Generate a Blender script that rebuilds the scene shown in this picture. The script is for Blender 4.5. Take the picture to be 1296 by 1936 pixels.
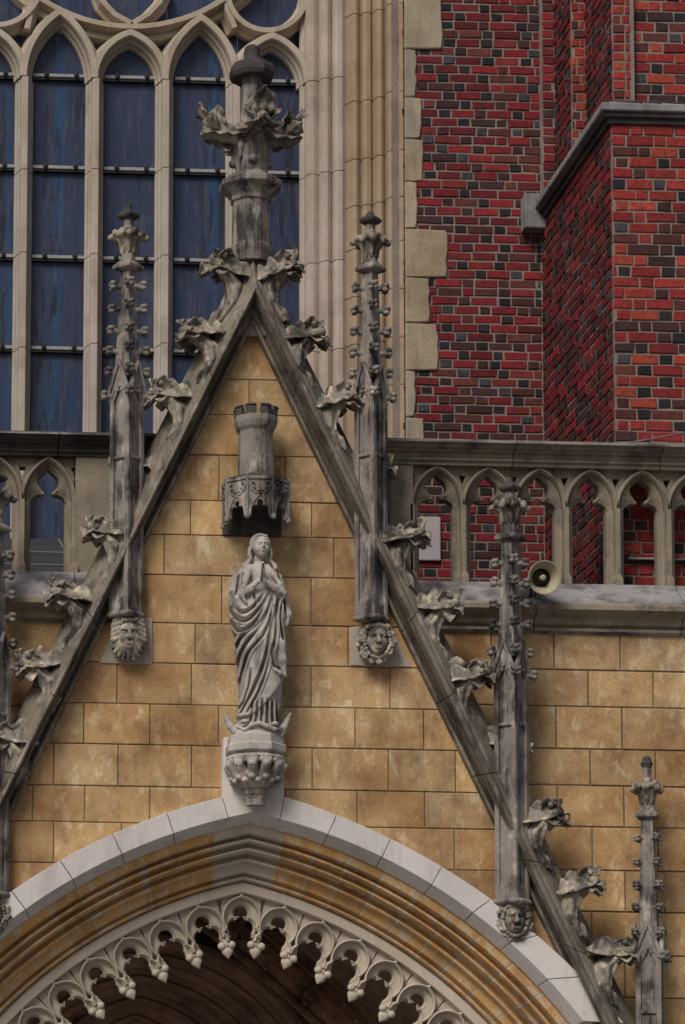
import bpy, bmesh, math, random
import numpy as np
from mathutils import Vector, Matrix
from mathutils.geometry import tessellate_polygon
R_ = math.radians
scene = bpy.context.scene
for o_ in list(bpy.data.objects): bpy.data.objects.remove(o_)
col = scene.collection

# ------------------------------------------------------------------ camera
W_PX, H_PX = 1296., 1936.
FPX, DIST = 5400., 27.
TY, TP, RHO = math.atan(.026), math.atan(.108), .0146
RM = Matrix.Rotation(-TY, 3, 'Z') @ Matrix.Rotation(math.pi/2+TP, 3, 'X') @ Matrix.Rotation(RHO, 3, 'Z')
CAM = Vector((-300*.005, -DIST, 1.7))
_d = RM.transposed() @ Vector((0, 1, 0))
PPX, PPY = -300-FPX*_d.x/-_d.z, 2350+FPX*_d.y/-_d.z
cd = bpy.data.cameras.new('camera'); cam = bpy.data.objects.new('camera', cd); col.objects.link(cam)
cam.location = CAM; cam.rotation_euler = RM.to_euler()
cd.sensor_fit = 'VERTICAL'; cd.sensor_height = 36; cd.lens = 36*FPX/H_PX
cd.shift_x = (W_PX/2-PPX)/H_PX; cd.shift_y = (PPY-H_PX/2)/H_PX
cd.clip_end = 2000
scene.camera = cam

# ------------------------------------------------------------------ light
SUN_EL, SUN_AZ = R_(43), R_(-34)          # azimuth from the facade normal, to the left
wd = bpy.data.worlds.new('World'); scene.world = wd; wd.use_nodes = True
nt = wd.node_tree; bg = nt.nodes['Background']
sky = nt.nodes.new('ShaderNodeTexSky'); sky.sky_type = 'NISHITA'; sky.sun_disc = False
sky.sun_elevation = SUN_EL; sky.sun_rotation = math.pi-SUN_AZ; sky.dust_density = 3.5; sky.ozone_density = .6
nt.links.new(sky.outputs[0], bg.inputs[0]); bg.inputs[1].default_value = .057
ld = bpy.data.lights.new('sun', 'SUN'); sun = bpy.data.objects.new('sun', ld); col.objects.link(sun)
ld.energy = 2.3; ld.angle = R_(24); ld.color = (1, .955, .90)
sd = Vector((math.sin(SUN_AZ)*math.cos(SUN_EL), -math.cos(SUN_AZ)*math.cos(SUN_EL), math.sin(SUN_EL)))
sun.rotation_euler = sd.to_track_quat('Z', 'Y').to_euler(); sun.location = (-20, -40, 50)
scene.view_settings.view_transform = 'Standard'; scene.view_settings.look = 'None'
scene.view_settings.exposure = 0.05; scene.view_settings.gamma = 1

# ------------------------------------------------------------------ picture point -> place on the plane Y
def P(x, y, Y=0.):
    r = RM @ Vector(((x-PPX)/FPX, -(y-PPY)/FPX, -1)); return CAM + r*((Y-CAM.y)/r.y)
def ZZ(x, y, Y=0.): return P(x, y, Y).z
def XX(x, y, Y=0.): return P(x, y, Y).x
def SC(Y=0.): return (Y+DIST)/FPX*1.03

# ------------------------------------------------------------------ materials
def node(nt, t, **k):
    n = nt.nodes.new(t)
    for a, b in k.items(): setattr(n, a, b)
    return n
def noise(nt, vec, scale, detail=4, rough=.55, stretch=None, off=0):
    m = node(nt, 'ShaderNodeMapping'); s = stretch or (1, 1, 1)
    m.inputs['Scale'].default_value = s; m.inputs['Location'].default_value = (off, off*.7, off*.3)
    nt.links.new(vec, m.inputs[0])
    n = node(nt, 'ShaderNodeTexNoise'); n.inputs['Scale'].default_value = scale
    n.inputs['Detail'].default_value = detail; n.inputs['Roughness'].default_value = rough
    nt.links.new(m.outputs[0], n.inputs['Vector']); return n.outputs['Fac']
def ramp(nt, fac, a, b, ca=(0, 0, 0, 1), cb=(1, 1, 1, 1)):
    r = node(nt, 'ShaderNodeValToRGB'); e = r.color_ramp.elements
    e[0].position = a; e[0].color = ca; e[1].position = b; e[1].color = cb
    nt.links.new(fac, r.inputs[0]); return r.outputs[0]
def mixc(nt, f, a, b, mode='MIX'):
    m = node(nt, 'ShaderNodeMix', data_type='RGBA', blend_type=mode)
    for sock, v in ((m.inputs[0], f), (m.inputs[6], a), (m.inputs[7], b)):
        if hasattr(v, 'links'): nt.links.new(v, sock)
        elif isinstance(v, (int, float)): sock.default_value = v
        else: sock.default_value = (*v[:3], 1)
    return m.outputs[2]
def mul(nt, a, b):
    m = node(nt, 'ShaderNodeMath', operation='MULTIPLY')
    for s, v in ((m.inputs[0], a), (m.inputs[1], b)):
        if hasattr(v, 'links'): nt.links.new(v, s)
        else: s.default_value = v
    return m.outputs[0]
def stone(name, c1, c2, dirt=(.03, .027, .03), dirt_lo=.5, dirt_hi=.72, dirt_amt=.85, pale=None, pale_lo=.6, rough=.9,
          scale=2.2, streak=(7, 7, .9), bump=.35, attr=False, off=0., fine=(.72, 1.12), bscale=38, big=None):
    m = bpy.data.materials.new(name); m.use_nodes = True; nt = m.node_tree
    bs = nt.nodes['Principled BSDF']; bs.inputs['Roughness'].default_value = rough
    bs.inputs['Specular IOR Level'].default_value = .25
    pos = node(nt, 'ShaderNodeNewGeometry').outputs['Position']
    c = mixc(nt, ramp(nt, noise(nt, pos, scale, 6, .6, off=off), .32, .68), c1, c2)
    if pale: c = mixc(nt, ramp(nt, noise(nt, pos, scale*1.9, 5, .65, (1.4, 1.4, .8), off+7), pale_lo, pale_lo+.14), c, pale)
    if dirt_amt:
        d = noise(nt, pos, 1.3, 7, .68, streak, off+3)
        d2 = noise(nt, pos, 2.6, 5, .6, None, off+11)
        ad = node(nt, 'ShaderNodeMath', operation='ADD'); nt.links.new(mul(nt, d, .55), ad.inputs[0]); nt.links.new(mul(nt, d2, .45), ad.inputs[1])
        c = mixc(nt, mul(nt, ramp(nt, ad.outputs[0], dirt_lo, dirt_hi), dirt_amt), c, dirt)
    if big: c = mixc(nt, 1., c, mixc(nt, ramp(nt, noise(nt, pos, .75, 6, .62, (1, 1, 1.3), 13), .42, .62), (1.06, 1.06, 1.04), big), 'MULTIPLY')
    f = fine
    c = mixc(nt, 1., c, ramp(nt, noise(nt, pos, 55, 4, .7), .3, .7, (f[0],)*3+(1,), (f[1],)*3+(1,)), 'MULTIPLY')
    if attr:
        at = node(nt, 'ShaderNodeAttribute', attribute_name='tone')
        c = mixc(nt, 1., c, at.outputs['Color'], 'MULTIPLY')
    nt.links.new(c, bs.inputs['Base Color'])
    b = node(nt, 'ShaderNodeBump'); b.inputs['Strength'].default_value = bump; b.inputs['Distance'].default_value = .012
    h = node(nt, 'ShaderNodeMath', operation='ADD')
    nt.links.new(noise(nt, pos, bscale, 6, .7), h.inputs[0]); nt.links.new(noise(nt, pos, bscale*.28, 4, .6), h.inputs[1])
    nt.links.new(h.outputs[0], b.inputs['Height']); nt.links.new(b.outputs[0], bs.inputs['Normal'])
    return m
M = {}
M['tan'] = stone('ochre_ashlar', (.40, .25, .12), (.52, .362, .19), (.17, .10, .06), .48, .62, .6, pale=(.59, .47, .30), pale_lo=.54, big=(.74, .64, .56), scale=3.4, streak=(3.2, 3.2, 1.5), attr=True, bump=.55, fine=(.78, 1.12), bscale=24)
M['tan_warm'] = stone('ochre_arch_stone', (.53, .285, .095), (.59, .375, .17), (.19, .12, .075), .52, .68, .55, pale=(.60, .46, .30), pale_lo=.48, scale=3.1, streak=(3, 3, 2), attr=True, bump=.4)
M['joint'] = stone('ashlar_joint', (.13, .10, .07), (.22, .17, .12), dirt_amt=0, bump=.2)
M['grey'] = stone('weathered_grey_stone', (.19, .168, .152), (.31, .272, .24), (.018, .016, .019), .475, .575, .88, pale=(.48, .43, .39), pale_lo=.55)
M['grey_light'] = stone('carved_grey_stone', (.20, .18, .16), (.36, .315, .26), (.02, .018, .018), .46, .58, .9, pale=(.60, .50, .36), pale_lo=.50, scale=5, streak=(5, 5, 2.5))
M['rake'] = stone('coping_stone', (.175, .145, .112), (.27, .23, .185), (.02, .018, .02), .46, .64, .9, pale=(.42, .38, .345), pale_lo=.55, streak=(5, 5, 1.6))
M['dark'] = stone('blackened_shaded_stone', (.045, .04, .04), (.10, .09, .085), (.012, .011, .013), .5, .7, .7, pale=(.2, .185, .17), pale_lo=.64)  # sooty stone; also the painted shade of string course and canopy inside
M['buff'] = stone('balustrade_stone', (.20, .165, .125), (.31, .26, .195), (.03, .026, .026), .5, .68, .85, pale=(.36, .32, .26), pale_lo=.6, streak=(6, 6, 1.3))
M['sill'] = stone('weathered_sill_stone', (.24, .225, .22), (.36, .34, .335), (.05, .046, .05), .46, .6, .85, streak=(2, 2, 4))
M['white'] = stone('new_white_stone', (.56, .52, .495), (.64, .60, .57), (.30, .255, .22), .50, .68, .5, bump=.2, fine=(.93, 1.04), attr=True)
M['fringe'] = stone('pale_fringe_stone', (.44, .375, .30), (.53, .46, .38), (.19, .15, .12), .52, .75, .6, bump=.12, fine=(.9, 1.05))
M['statue'] = stone('statue_stone', (.38, .34, .31), (.50, .455, .41), (.08, .07, .07), .48, .62, .8, pale=(.42, .35, .26), pale_lo=.6, scale=4, streak=(6, 6, 2), bump=.1, fine=(.9, 1.05))
M['jamb'] = stone('window_stone', (.34, .29, .235), (.46, .40, .345), (.14, .11, .085), .52, .76, .6, attr=True, bump=.22, fine=(.86, 1.08))
M['quoin'] = stone('buff_quoin_stone', (.28, .23, .165), (.41, .345, .255), (.12, .085, .05), .5, .7, .7, attr=True, bump=.5)
M['tracery'] = stone('window_tracery_stone', (.37, .315, .25), (.48, .42, .36), (.17, .115, .065), .5, .72, .65, attr=True, bump=.2, fine=(.88, 1.06))
M['mortar'] = stone('brick_mortar', (.17, .135, .115), (.28, .23, .195), (.08, .065, .06), .52, .72, .7, bump=.5)
M['cap'] = stone('lead_grey_cap', (.18, .18, .185), (.32, .31, .31), (.05, .045, .045), .5, .7, .8, bump=.2)
M['lead'] = stone('lead_roof', (.03, .03, .034), (.05, .05, .057), (.03, .03, .033), .5, .7, .8, bump=.1)
M['inner'] = stone('porch_stone', (.44, .26, .19), (.56, .37, .27), (.03, .018, .017), .45, .68, .85, scale=1.5, streak=(2, 2, 2), bump=.4)
M['inner_dark'] = stone('porch_vault_stone', (.46, .31, .23), (.56, .39, .30), (.03, .018, .017), .5, .7, .8, bump=.4)
M['plaque'] = stone('plaque_stone', (.40, .36, .37), (.46, .42, .43), dirt_amt=.0, bump=.08, fine=(.94, 1.03))
M['paving'] = stone('granite_paving', (.22, .205, .19), (.32, .30, .28), bump=.4)
def brick_mat():
    m = bpy.data.materials.new('old_brick'); m.use_nodes = True; nt = m.node_tree; bs = nt.nodes['Principled BSDF']
    bs.inputs['Roughness'].default_value = .8; bs.inputs['Specular IOR Level'].default_value = .3
    pos = node(nt, 'ShaderNodeNewGeometry').outputs['Position']
    at = node(nt, 'ShaderNodeAttribute', attribute_name='tone')
    c = mixc(nt, 1., at.outputs['Color'], ramp(nt, noise(nt, pos, 22, 6, .7), .28, .72, (.45, .45, .45, 1), (1.35, 1.3, 1.3, 1)), 'MULTIPLY')
    c = mixc(nt, mul(nt, ramp(nt, noise(nt, pos, 9, 6, .75), .52, .7), .6), c, (.035, .022, .022))
    c = mixc(nt, mul(nt, ramp(nt, noise(nt, pos, 30, 5, .7, off=5), .62, .74), .2), c, (.26, .13, .09))
    nt.links.new(c, bs.inputs['Base Color'])
    b = node(nt, 'ShaderNodeBump'); b.inputs['Strength'].default_value = .7; b.inputs['Distance'].default_value = .012
    nt.links.new(noise(nt, pos, 26, 7, .72), b.inputs['Height']); nt.links.new(b.outputs[0], bs.inputs['Normal'])
    return m
M['brick'] = brick_mat()
def glass_mat():
    m = bpy.data.materials.new('dusty_sky_tinted_glass'); m.use_nodes = True; nt = m.node_tree; bs = nt.nodes['Principled BSDF']
    pos = node(nt, 'ShaderNodeNewGeometry').outputs['Position']
    c = mixc(nt, ramp(nt, noise(nt, pos, 1.1, 3, .5, (1, 1, .35)), .35, .68), (.018, .029, .072), (.032, .044, .085))  # sky reflection is put into the blue base colour
    c = mixc(nt, mul(nt, ramp(nt, noise(nt, pos, 1.5, 2, .5, (2.2, 1, .05), 4), .56, .68), .6), c, (.006, .065, .16))
    dr = mul(nt, ramp(nt, noise(nt, pos, 2.3, 6, .62, (5.5, 1, .75), 9), .52, .57), ramp(nt, noise(nt, pos, 1.0, 2, .5, (2.5, 1, .25), 2), .44, .56))
    c = mixc(nt, mul(nt, dr, .8), c, (.012, .011, .020))
    c = mixc(nt, mul(nt, ramp(nt, noise(nt, pos, 5, 6, .7, (4, 1, .6), 21), .53, .62), .5), c, (.075, .075, .095))
    nt.links.new(c, bs.inputs['Base Color'])
    bs.inputs['Roughness'].default_value = .42; bs.inputs['Specular IOR Level'].default_value = .3
    b = node(nt, 'ShaderNodeBump'); b.inputs['Strength'].default_value = .08; b.inputs['Distance'].default_value = .02
    nt.links.new(noise(nt, pos, 3, 3, .5), b.inputs['Height']); nt.links.new(b.outputs[0], bs.inputs['Normal'])
    return m
M['glass'] = glass_mat()
def plain(name, c, rough=.5, metal=0., var=.25, sc=12):
    m = bpy.data.materials.new(name); m.use_nodes = True; nt = m.node_tree; bs = nt.nodes['Principled BSDF']
    pos = node(nt, 'ShaderNodeNewGeometry').outputs['Position']
    nt.links.new(mixc(nt, 1., c, ramp(nt, noise(nt, pos, sc, 5, .65), .3, .7, (1-var,)*3+(1,), (1+var*.4,)*3+(1,)), 'MULTIPLY'), bs.inputs['Base Color'])
    bs.inputs['Roughness'].default_value = rough; bs.inputs['Metallic'].default_value = metal; return m
M['bar'] = plain('saddle_bar_paint', (.30, .28, .27), .6)
M['iron'] = plain('iron_and_shade_black', (.012, .012, .013), .5)  # iron fittings, and the painted shade strips under the saddle bars
M['horn'] = plain('cream_horn_enamel', (.40, .35, .23), .42, 0, .3, 8)
M['horn_dark'] = plain('horn_throat', (.02, .018, .014), .5)
M['wire'] = plain('grey_cable', (.2, .2, .215), .5)

# ------------------------------------------------------------------ mesh helpers
class MB:
    def __init__(s): s.v = []; s.f = []; s.t = []; s.tone = (1, 1, 1)
    def add(s, vs, fs):
        n = len(s.v); s.v += [tuple(v) for v in vs]; s.f += [tuple(i+n for i in f) for f in fs]; s.t += [s.tone]*len(fs)
LOC = {}
def mesh(name, v, f, tones=None, smooth=False):
    me = bpy.data.meshes.new(name); me.from_pydata([tuple(map(float, q)) for q in v], [], [tuple(map(int, q)) for q in f]); me.update()
    if tones is not None:
        at = me.color_attributes.new('tone', 'FLOAT_COLOR', 'CORNER')
        a = np.ones((len(me.loops), 4), np.float32); k = 0
        for p, t in zip(me.polygons, tones):
            a[k:k+p.loop_total, :3] = t; k += p.loop_total
        at.data.foreach_set('color', a.ravel())
    if smooth: me.polygons.foreach_set('use_smooth', [True]*len(me.polygons))
    return me
def link(name, me, mat, parent=None, loc=None):
    me.materials.clear(); me.materials.append(mat if not isinstance(mat, str) else M[mat])
    o = bpy.data.objects.new(name, me); col.objects.link(o); o.parent = parent
    if loc is not None: o.location = loc
    LOC[o] = LOC.get(parent, Vector((0, 0, 0)))
    return o
def fixn(me):
    bm = bmesh.new(); bm.from_mesh(me); bmesh.ops.recalc_face_normals(bm, faces=bm.faces); bm.to_mesh(me); bm.free()
def obj(name, mb, mat, parent=None, smooth=False, bevel=0, recalc=True, seg=2):
    """one mesh object from world-space geometry, stored relative to its parent's base"""
    base = LOC.get(parent, Vector((0, 0, 0)))
    me = mesh(name, [(x-base.x, y-base.y, z-base.z) for x, y, z in mb.v], mb.f, mb.t, smooth)
    if recalc: fixn(me)
    o = link(name, me, mat, parent)
    if bevel:
        b = o.modifiers.new('bevel', 'BEVEL'); b.width = bevel; b.segments = seg; b.limit_method = 'ANGLE'; b.angle_limit = R_(28)
    return o
def tag(o, label=None, cat=None, group=None, kind=None):
    for k, v in (('label', label), ('category', cat), ('group', group), ('kind', kind)):
        if v: o[k] = v
    return o
def empty(name, loc, label, cat, group=None):
    o = bpy.data.objects.new(name, None); col.objects.link(o); o.location = loc; o.empty_display_size = .1
    LOC[o] = Vector(loc); return tag(o, label, cat, group)
def smooth_by_angle(o, a=40):
    me = o.data; me.polygons.foreach_set('use_smooth', [True]*len(me.polygons))
    bm = bmesh.new(); bm.from_mesh(me)
    for e in bm.edges:
        if len(e.link_faces) == 2 and e.calc_face_angle(0) > R_(a): e.smooth = False
    bm.to_mesh(me); bm.free(); return o

def box(mb, x0, x1, y0, y1, z0, z1):
    mb.add([(x, y, z) for x in (x0, x1) for y in (y0, y1) for z in (z0, z1)],
           [(0, 1, 3, 2), (4, 6, 7, 5), (0, 4, 5, 1), (2, 3, 7, 6), (0, 2, 6, 4), (1, 5, 7, 3)])
def prism(mb, pts, y0, y1, holes=()):
    """polygon in (x,z) with optional holes, from depth y0 to y1"""
    loops = [list(pts)]+[list(h) for h in holes]; flat = [q for l in loops for q in l]
    tri = tessellate_polygon([[Vector((q[0], q[1], 0)) for q in l] for l in loops])
    n = len(flat); f = [tuple(t) for t in tri]+[tuple(i+n for i in t[::-1]) for t in tri]; k = 0
    for l in loops:
        m = len(l)
        for i in range(m):
            a, b = k+i, k+(i+1) % m; f.append((a, b, b+n, a+n))
        k += m
    mb.add([(x, y0, z) for x, z in flat]+[(x, y1, z) for x, z in flat], f)
def splay_plate(mb, outer, l0, l1, y0, y1, yb):
    """front face outer-l0 at y0, splayed reveal l0@y0 -> l1@y1 -> l1@yb, back face"""
    n0, m = len(outer), len(l0); V = [(x, y0, z) for x, z in outer]; F = []
    V += [(x, y0, z) for x, z in l0]+[(x, y1, z) for x, z in l1]+[(x, yb, z) for x, z in l1]+[(x, yb, z) for x, z in outer]
    v3 = lambda l: [Vector((x, z, 0)) for x, z in l]
    F += [tuple(t) for t in tessellate_polygon([v3(outer), v3(l0)])]
    for i in range(m):
        j = (i+1) % m
        F += [(n0+i, n0+j, n0+m+j, n0+m+i), (n0+m+i, n0+m+j, n0+2*m+j, n0+2*m+i)]
    off = n0+3*m
    for t in tessellate_polygon([v3(outer), v3(l1)]):
        F.append(tuple(off+i if i < n0 else n0+2*m+(i-n0) for i in t)[::-1])
    for i in range(n0):
        j = (i+1) % n0; F.append((i, j, off+j, off+i))
    mb.add(V, F)
def lathe(mb, c, prof, n=8, rot=0., sx=1., sy=1.):
    """prof: (radius to corner, z) bottom to top"""
    V = []; F = []
    for r, z in prof:
        for i in range(n):
            a = rot+2*math.pi*i/n; V.append((c[0]+r*sx*math.cos(a), c[1]+r*sy*math.sin(a), z))
    for k in range(len(prof)-1):
        for i in range(n):
            j = (i+1) % n; F.append((k*n+i, k*n+j, (k+1)*n+j, (k+1)*n+i))
    F.append(tuple(range(n))[::-1]); F.append(tuple((len(prof)-1)*n+i for i in range(n)))
    mb.add(V, F)
def sweep(mb, path, prof, Y, closed=False, caps=True):
    """path: (x,z) points; prof: (n, dY) where n is measured to the left of travel; mitred"""
    n = len(path); m = len(prof); V = []; F = []
    for i in range(n):
        p = path[i]; a = path[i-1] if (i or closed) else None; b = path[(i+1) % n] if (i < n-1 or closed) else None
        ds = []
        for q, r in ((a, p), (p, b)):
            if q and r:
                dx, dz = r[0]-q[0], r[1]-q[1]; L = math.hypot(dx, dz) or 1; ds.append((dx/L, dz/L))
        tx, tz = sum(d[0] for d in ds), sum(d[1] for d in ds); L = math.hypot(tx, tz) or 1; tx /= L; tz /= L
        k = 1/max(.45, tx*ds[0][0]+tz*ds[0][1])
        for nn, dy in prof: V.append((p[0]-tz*nn*k, Y+dy, p[1]+tx*nn*k))
    for i in range(n if closed else n-1):
        j = (i+1) % n
        for k in range(m):
            l = (k+1) % m; F.append((i*m+k, i*m+l, j*m+l, j*m+k))
    if caps and not closed: F.append(tuple(range(m))); F.append(tuple((n-1)*m+k for k in range(m))[::-1])
    mb.add(V, F)
def tube(mb, pts, rs, n=8):
    pts = [Vector(p) for p in pts]; rs = [rs]*len(pts) if isinstance(rs, (int, float)) else rs
    V = []; F = []; up = Vector((.13, .31, .94))
    for i, p in enumerate(pts):
        t = (pts[min(i+1, len(pts)-1)]-pts[max(i-1, 0)]).normalized(); u = t.cross(up)
        if u.length < .1: u = t.cross(Vector((1, 0, 0)))
        u.normalize(); w = t.cross(u)
        for k in range(n):
            a = 2*math.pi*k/n; V.append(p+u*(rs[i]*math.cos(a))+w*(rs[i]*math.sin(a)))
    for i in range(len(pts)-1):
        for k in range(n):
            l = (k+1) % n; F.append((i*n+k, i*n+l, (i+1)*n+l, (i+1)*n+k))
    F.append(tuple(range(n))[::-1]); F.append(tuple((len(pts)-1)*n+k for k in range(n))); mb.add(V, F)
def arc_head(x0, x1, zs, za, n=14):
    """pointed arch from (x0,zs) over the apex (mid,za) to (x1,zs)"""
    hw, hh = (x1-x0)/2, za-zs; r = (hw*hw+hh*hh)/(2*hw); c = x0+r; am = math.atan2(hh, (c-(x0+x1)/2))
    L = [(c-r*math.cos(am*i/n), zs+r*math.sin(am*i/n)) for i in range(n+1)]
    return L+[(x0+x1-x, z) for x, z in L[-2::-1]]
def rnd(a, b): return random.uniform(a, b)
# ================================================================== SETTING
random.seed(5)
mb = MB(); box(mb, -600, 600, -600, 900, -.3, 0)
tag(obj('ground', mb, 'paving'), kind='structure')

# ------------------------------------------------------------------ arches of the portal, in (x,z) on the facade
XA = 2.35
ARC = {'hood_out': ((3.519, .276, 5.889), (.843, -.308, 6.561)), 'hood_in': ((3.521, .338, 5.625), (1.349, .674, 5.262)),
       'fringe': ((3.347, .780, 4.296), (1.321, .631, 4.446))}
def arc_pts(key, dr=0., n=24, zmin=2.5, side=None, xa=XA, x0=None, x1=None):
    """points of one side (0 left, 1 right) from the bottom to the apex, or between world x0 and x1"""
    cx, cz, r = ARC[key][side]; r += dr; s = -1 if side == 0 else 1
    f = lambda X: math.acos(max(-1, min(1, s*(X-cx)/r)))
    if x0 is not None: a0, a1 = f(x0), f(x1)
    else: a0, a1 = math.asin((zmin-cz)/r), f(xa)
    return [(cx+s*r*math.cos(a0+(a1-a0)*i/n), cz+r*math.sin(a0+(a1-a0)*i/n)) for i in range(n+1)]
def arch(key, dr=0., n=24, zmin=2.5, xa=XA):
    L = arc_pts(key, dr, n, zmin, 0, xa); R = arc_pts(key, dr, n, zmin, 1, xa)
    z = (L[-1][1]+R[-1][1])/2; L[-1] = (xa, z); return L+R[-2::-1]
def arch_z(key, X, dr=0.):
    cx, cz, r = ARC[key][0 if X < XA else 1]; r += dr; q = r*r-(X-cx)**2
    return cz+math.sqrt(q) if q > 0 else cz

# ------------------------------------------------------------------ ashlar
def clip(poly, a, b, c):
    """keep a*x+b*z<=c"""
    out = []
    for i in range(len(poly)):
        p, q = poly[i], poly[(i+1) % len(poly)]; dp, dq = a*p[0]+b*p[1]-c, a*q[0]+b*q[1]-c
        if dp <= 0: out.append(p)
        if dp*dq < 0: t = dp/(dp-dq); out.append((p[0]+(q[0]-p[0])*t, p[1]+(q[1]-p[1])*t))
    return out
def inset(poly, d):
    n = len(poly); A = sum(poly[i][0]*poly[(i+1) % n][1]-poly[(i+1) % n][0]*poly[i][1] for i in range(n)); s = 1 if A > 0 else -1
    out = []
    for i in range(n):
        p, a, b = poly[i], poly[i-1], poly[(i+1) % n]
        e1 = Vector((p[0]-a[0], p[1]-a[1])).normalized(); e2 = Vector((b[0]-p[0], b[1]-p[1])).normalized()
        n1 = Vector((-e1.y, e1.x))*s; n2 = Vector((-e2.y, e2.x))*s; m = (n1+n2); L = m.length
        m = m/L if L > 1e-6 else n1; k = d/max(.35, m.dot(n1)); out.append((p[0]+m.x*k, p[1]+m.y*k))
    return out
def stone_block(mb, poly, Y, gap=.005, back=.06, edge=.006, jit=.005, tone=.15, hue=.07):
    n = len(poly)
    if n < 3: return
    A = abs(sum(poly[i][0]*poly[(i+1) % n][1]-poly[(i+1) % n][0]*poly[i][1] for i in range(n)))/2
    if A < .004: return
    k = 1+rnd(-tone, tone); h = rnd(-hue, hue); mb.tone = (k*(1+h*.5), k, k*(1-h))
    y = Y+rnd(-jit, jit); p0 = inset(poly, gap); p1 = inset(p0, edge)
    V = [(x, y, z) for x, z in p1]+[(x, y+edge*.8, z) for x, z in p0]+[(x, Y+back, z) for x, z in p0]
    F = [tuple(t) for t in tessellate_polygon([[Vector((x, z, 0)) for x, z in p1]])] if n > 4 else [tuple(range(n))]
    for i in range(n):
        j = (i+1) % n; F += [(i, j, n+j, n+i), (n+i, n+j, 2*n+j, 2*n+i)]
    mb.add(V, F)
# the two slopes of the gable, as lines in (x,z)
AP = P(474, 618, -.08); LB = P(19, 1552, -.08); RB = P(941, 1571, -.08)
def half(p, q, off):
    d = Vector((q.x-p.x, q.z-p.z)).normalized(); n = Vector((-d.y, d.x))
    if n.y < 0: n = -n
    return n.x, n.y, n.x*p.x+n.y*p.z+off
HL, HR = half(AP, LB, .16), half(AP, RB, .16)

gable = empty('portal_gable', P(477, 1560, 0), 'tall ochre stone gable edged with leafy crockets and topped by a big finial', 'gable')
cy = [560, 717.8, 785, 862, 948.5, 1014, 1090, 1181, 1257, 1335, 1412, 1491, 1560, 1638, 1712, 1790, 1870, 1950, 2030]
cv = [[], [472], [330, 470, 600], [415, 540], [361, 470, 590], [311, 480, 632], [420, 589], [288, 370, 500, 659], [222, 363, 500, 589, 738], [159, 284, 414, 530, 672, 802],
      [102, 224, 363, 480, 591, 735, 862], [62, 161, 284, 420, 540, 676, 804], [102, 230, 860], [190, 770], [60, 900], [], [], []]
mb = MB(); zc = [ZZ(480, y) for y in cy]
for k in range(len(cy)-1):
    xs = [-400]+cv[k]+[1500]
    ym = (cy[k]+cy[k+1])/2
    for a, b in zip(xs, xs[1:]):
        X0, X1 = XX(a, ym), XX(b, ym)
        q = [(X0, zc[k+1]), (X1, zc[k+1]), (X1, zc[k]), (X0, zc[k])]
        q = clip(q, *HL); q = clip(q, *HR)
        if len(q) < 3: continue
        x0, x1 = min(p[0] for p in q), max(p[0] for p in q)
        if zc[k+1] < arch_z('hood_out', XA)+.05:      # trim the course where the white hood passes in front of it
            N = max(2, int((x1-x0)/.1)); top = lambda X: min(zc[k], (HL[2]-HL[0]*X)/HL[1], (HR[2]-HR[0]*X)/HR[1])
            runs = [[]]
            for i in range(N+1):
                X = x0+(x1-x0)*i/N; zb = max(zc[k+1], arch_z('hood_out', X, -.12)); zt = top(X)
                if zt > zb+.01: runs[-1].append((X, zb, zt))
                elif runs[-1]: runs.append([])
            for run in runs:
                if len(run) > 1: stone_block(mb, [(X, zb) for X, zb, zt in run]+[(X, zt) for X, zb, zt in run[::-1]], 0)
            continue
        stone_block(mb, q, 0)
obj('ashlar_face', mb, 'tan', gable)
mb = MB()
wl = arch('hood_out', -.10, 20, 2.4)
prism(mb, [(AP.x, AP.z+.25), ((HL[2]-HL[1]*2.4)/HL[0], 2.4)]+wl+[((HR[2]-HR[1]*2.4)/HR[0], 2.4)], .012, .30)
obj('joint_bed', mb, 'joint', gable)

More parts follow.
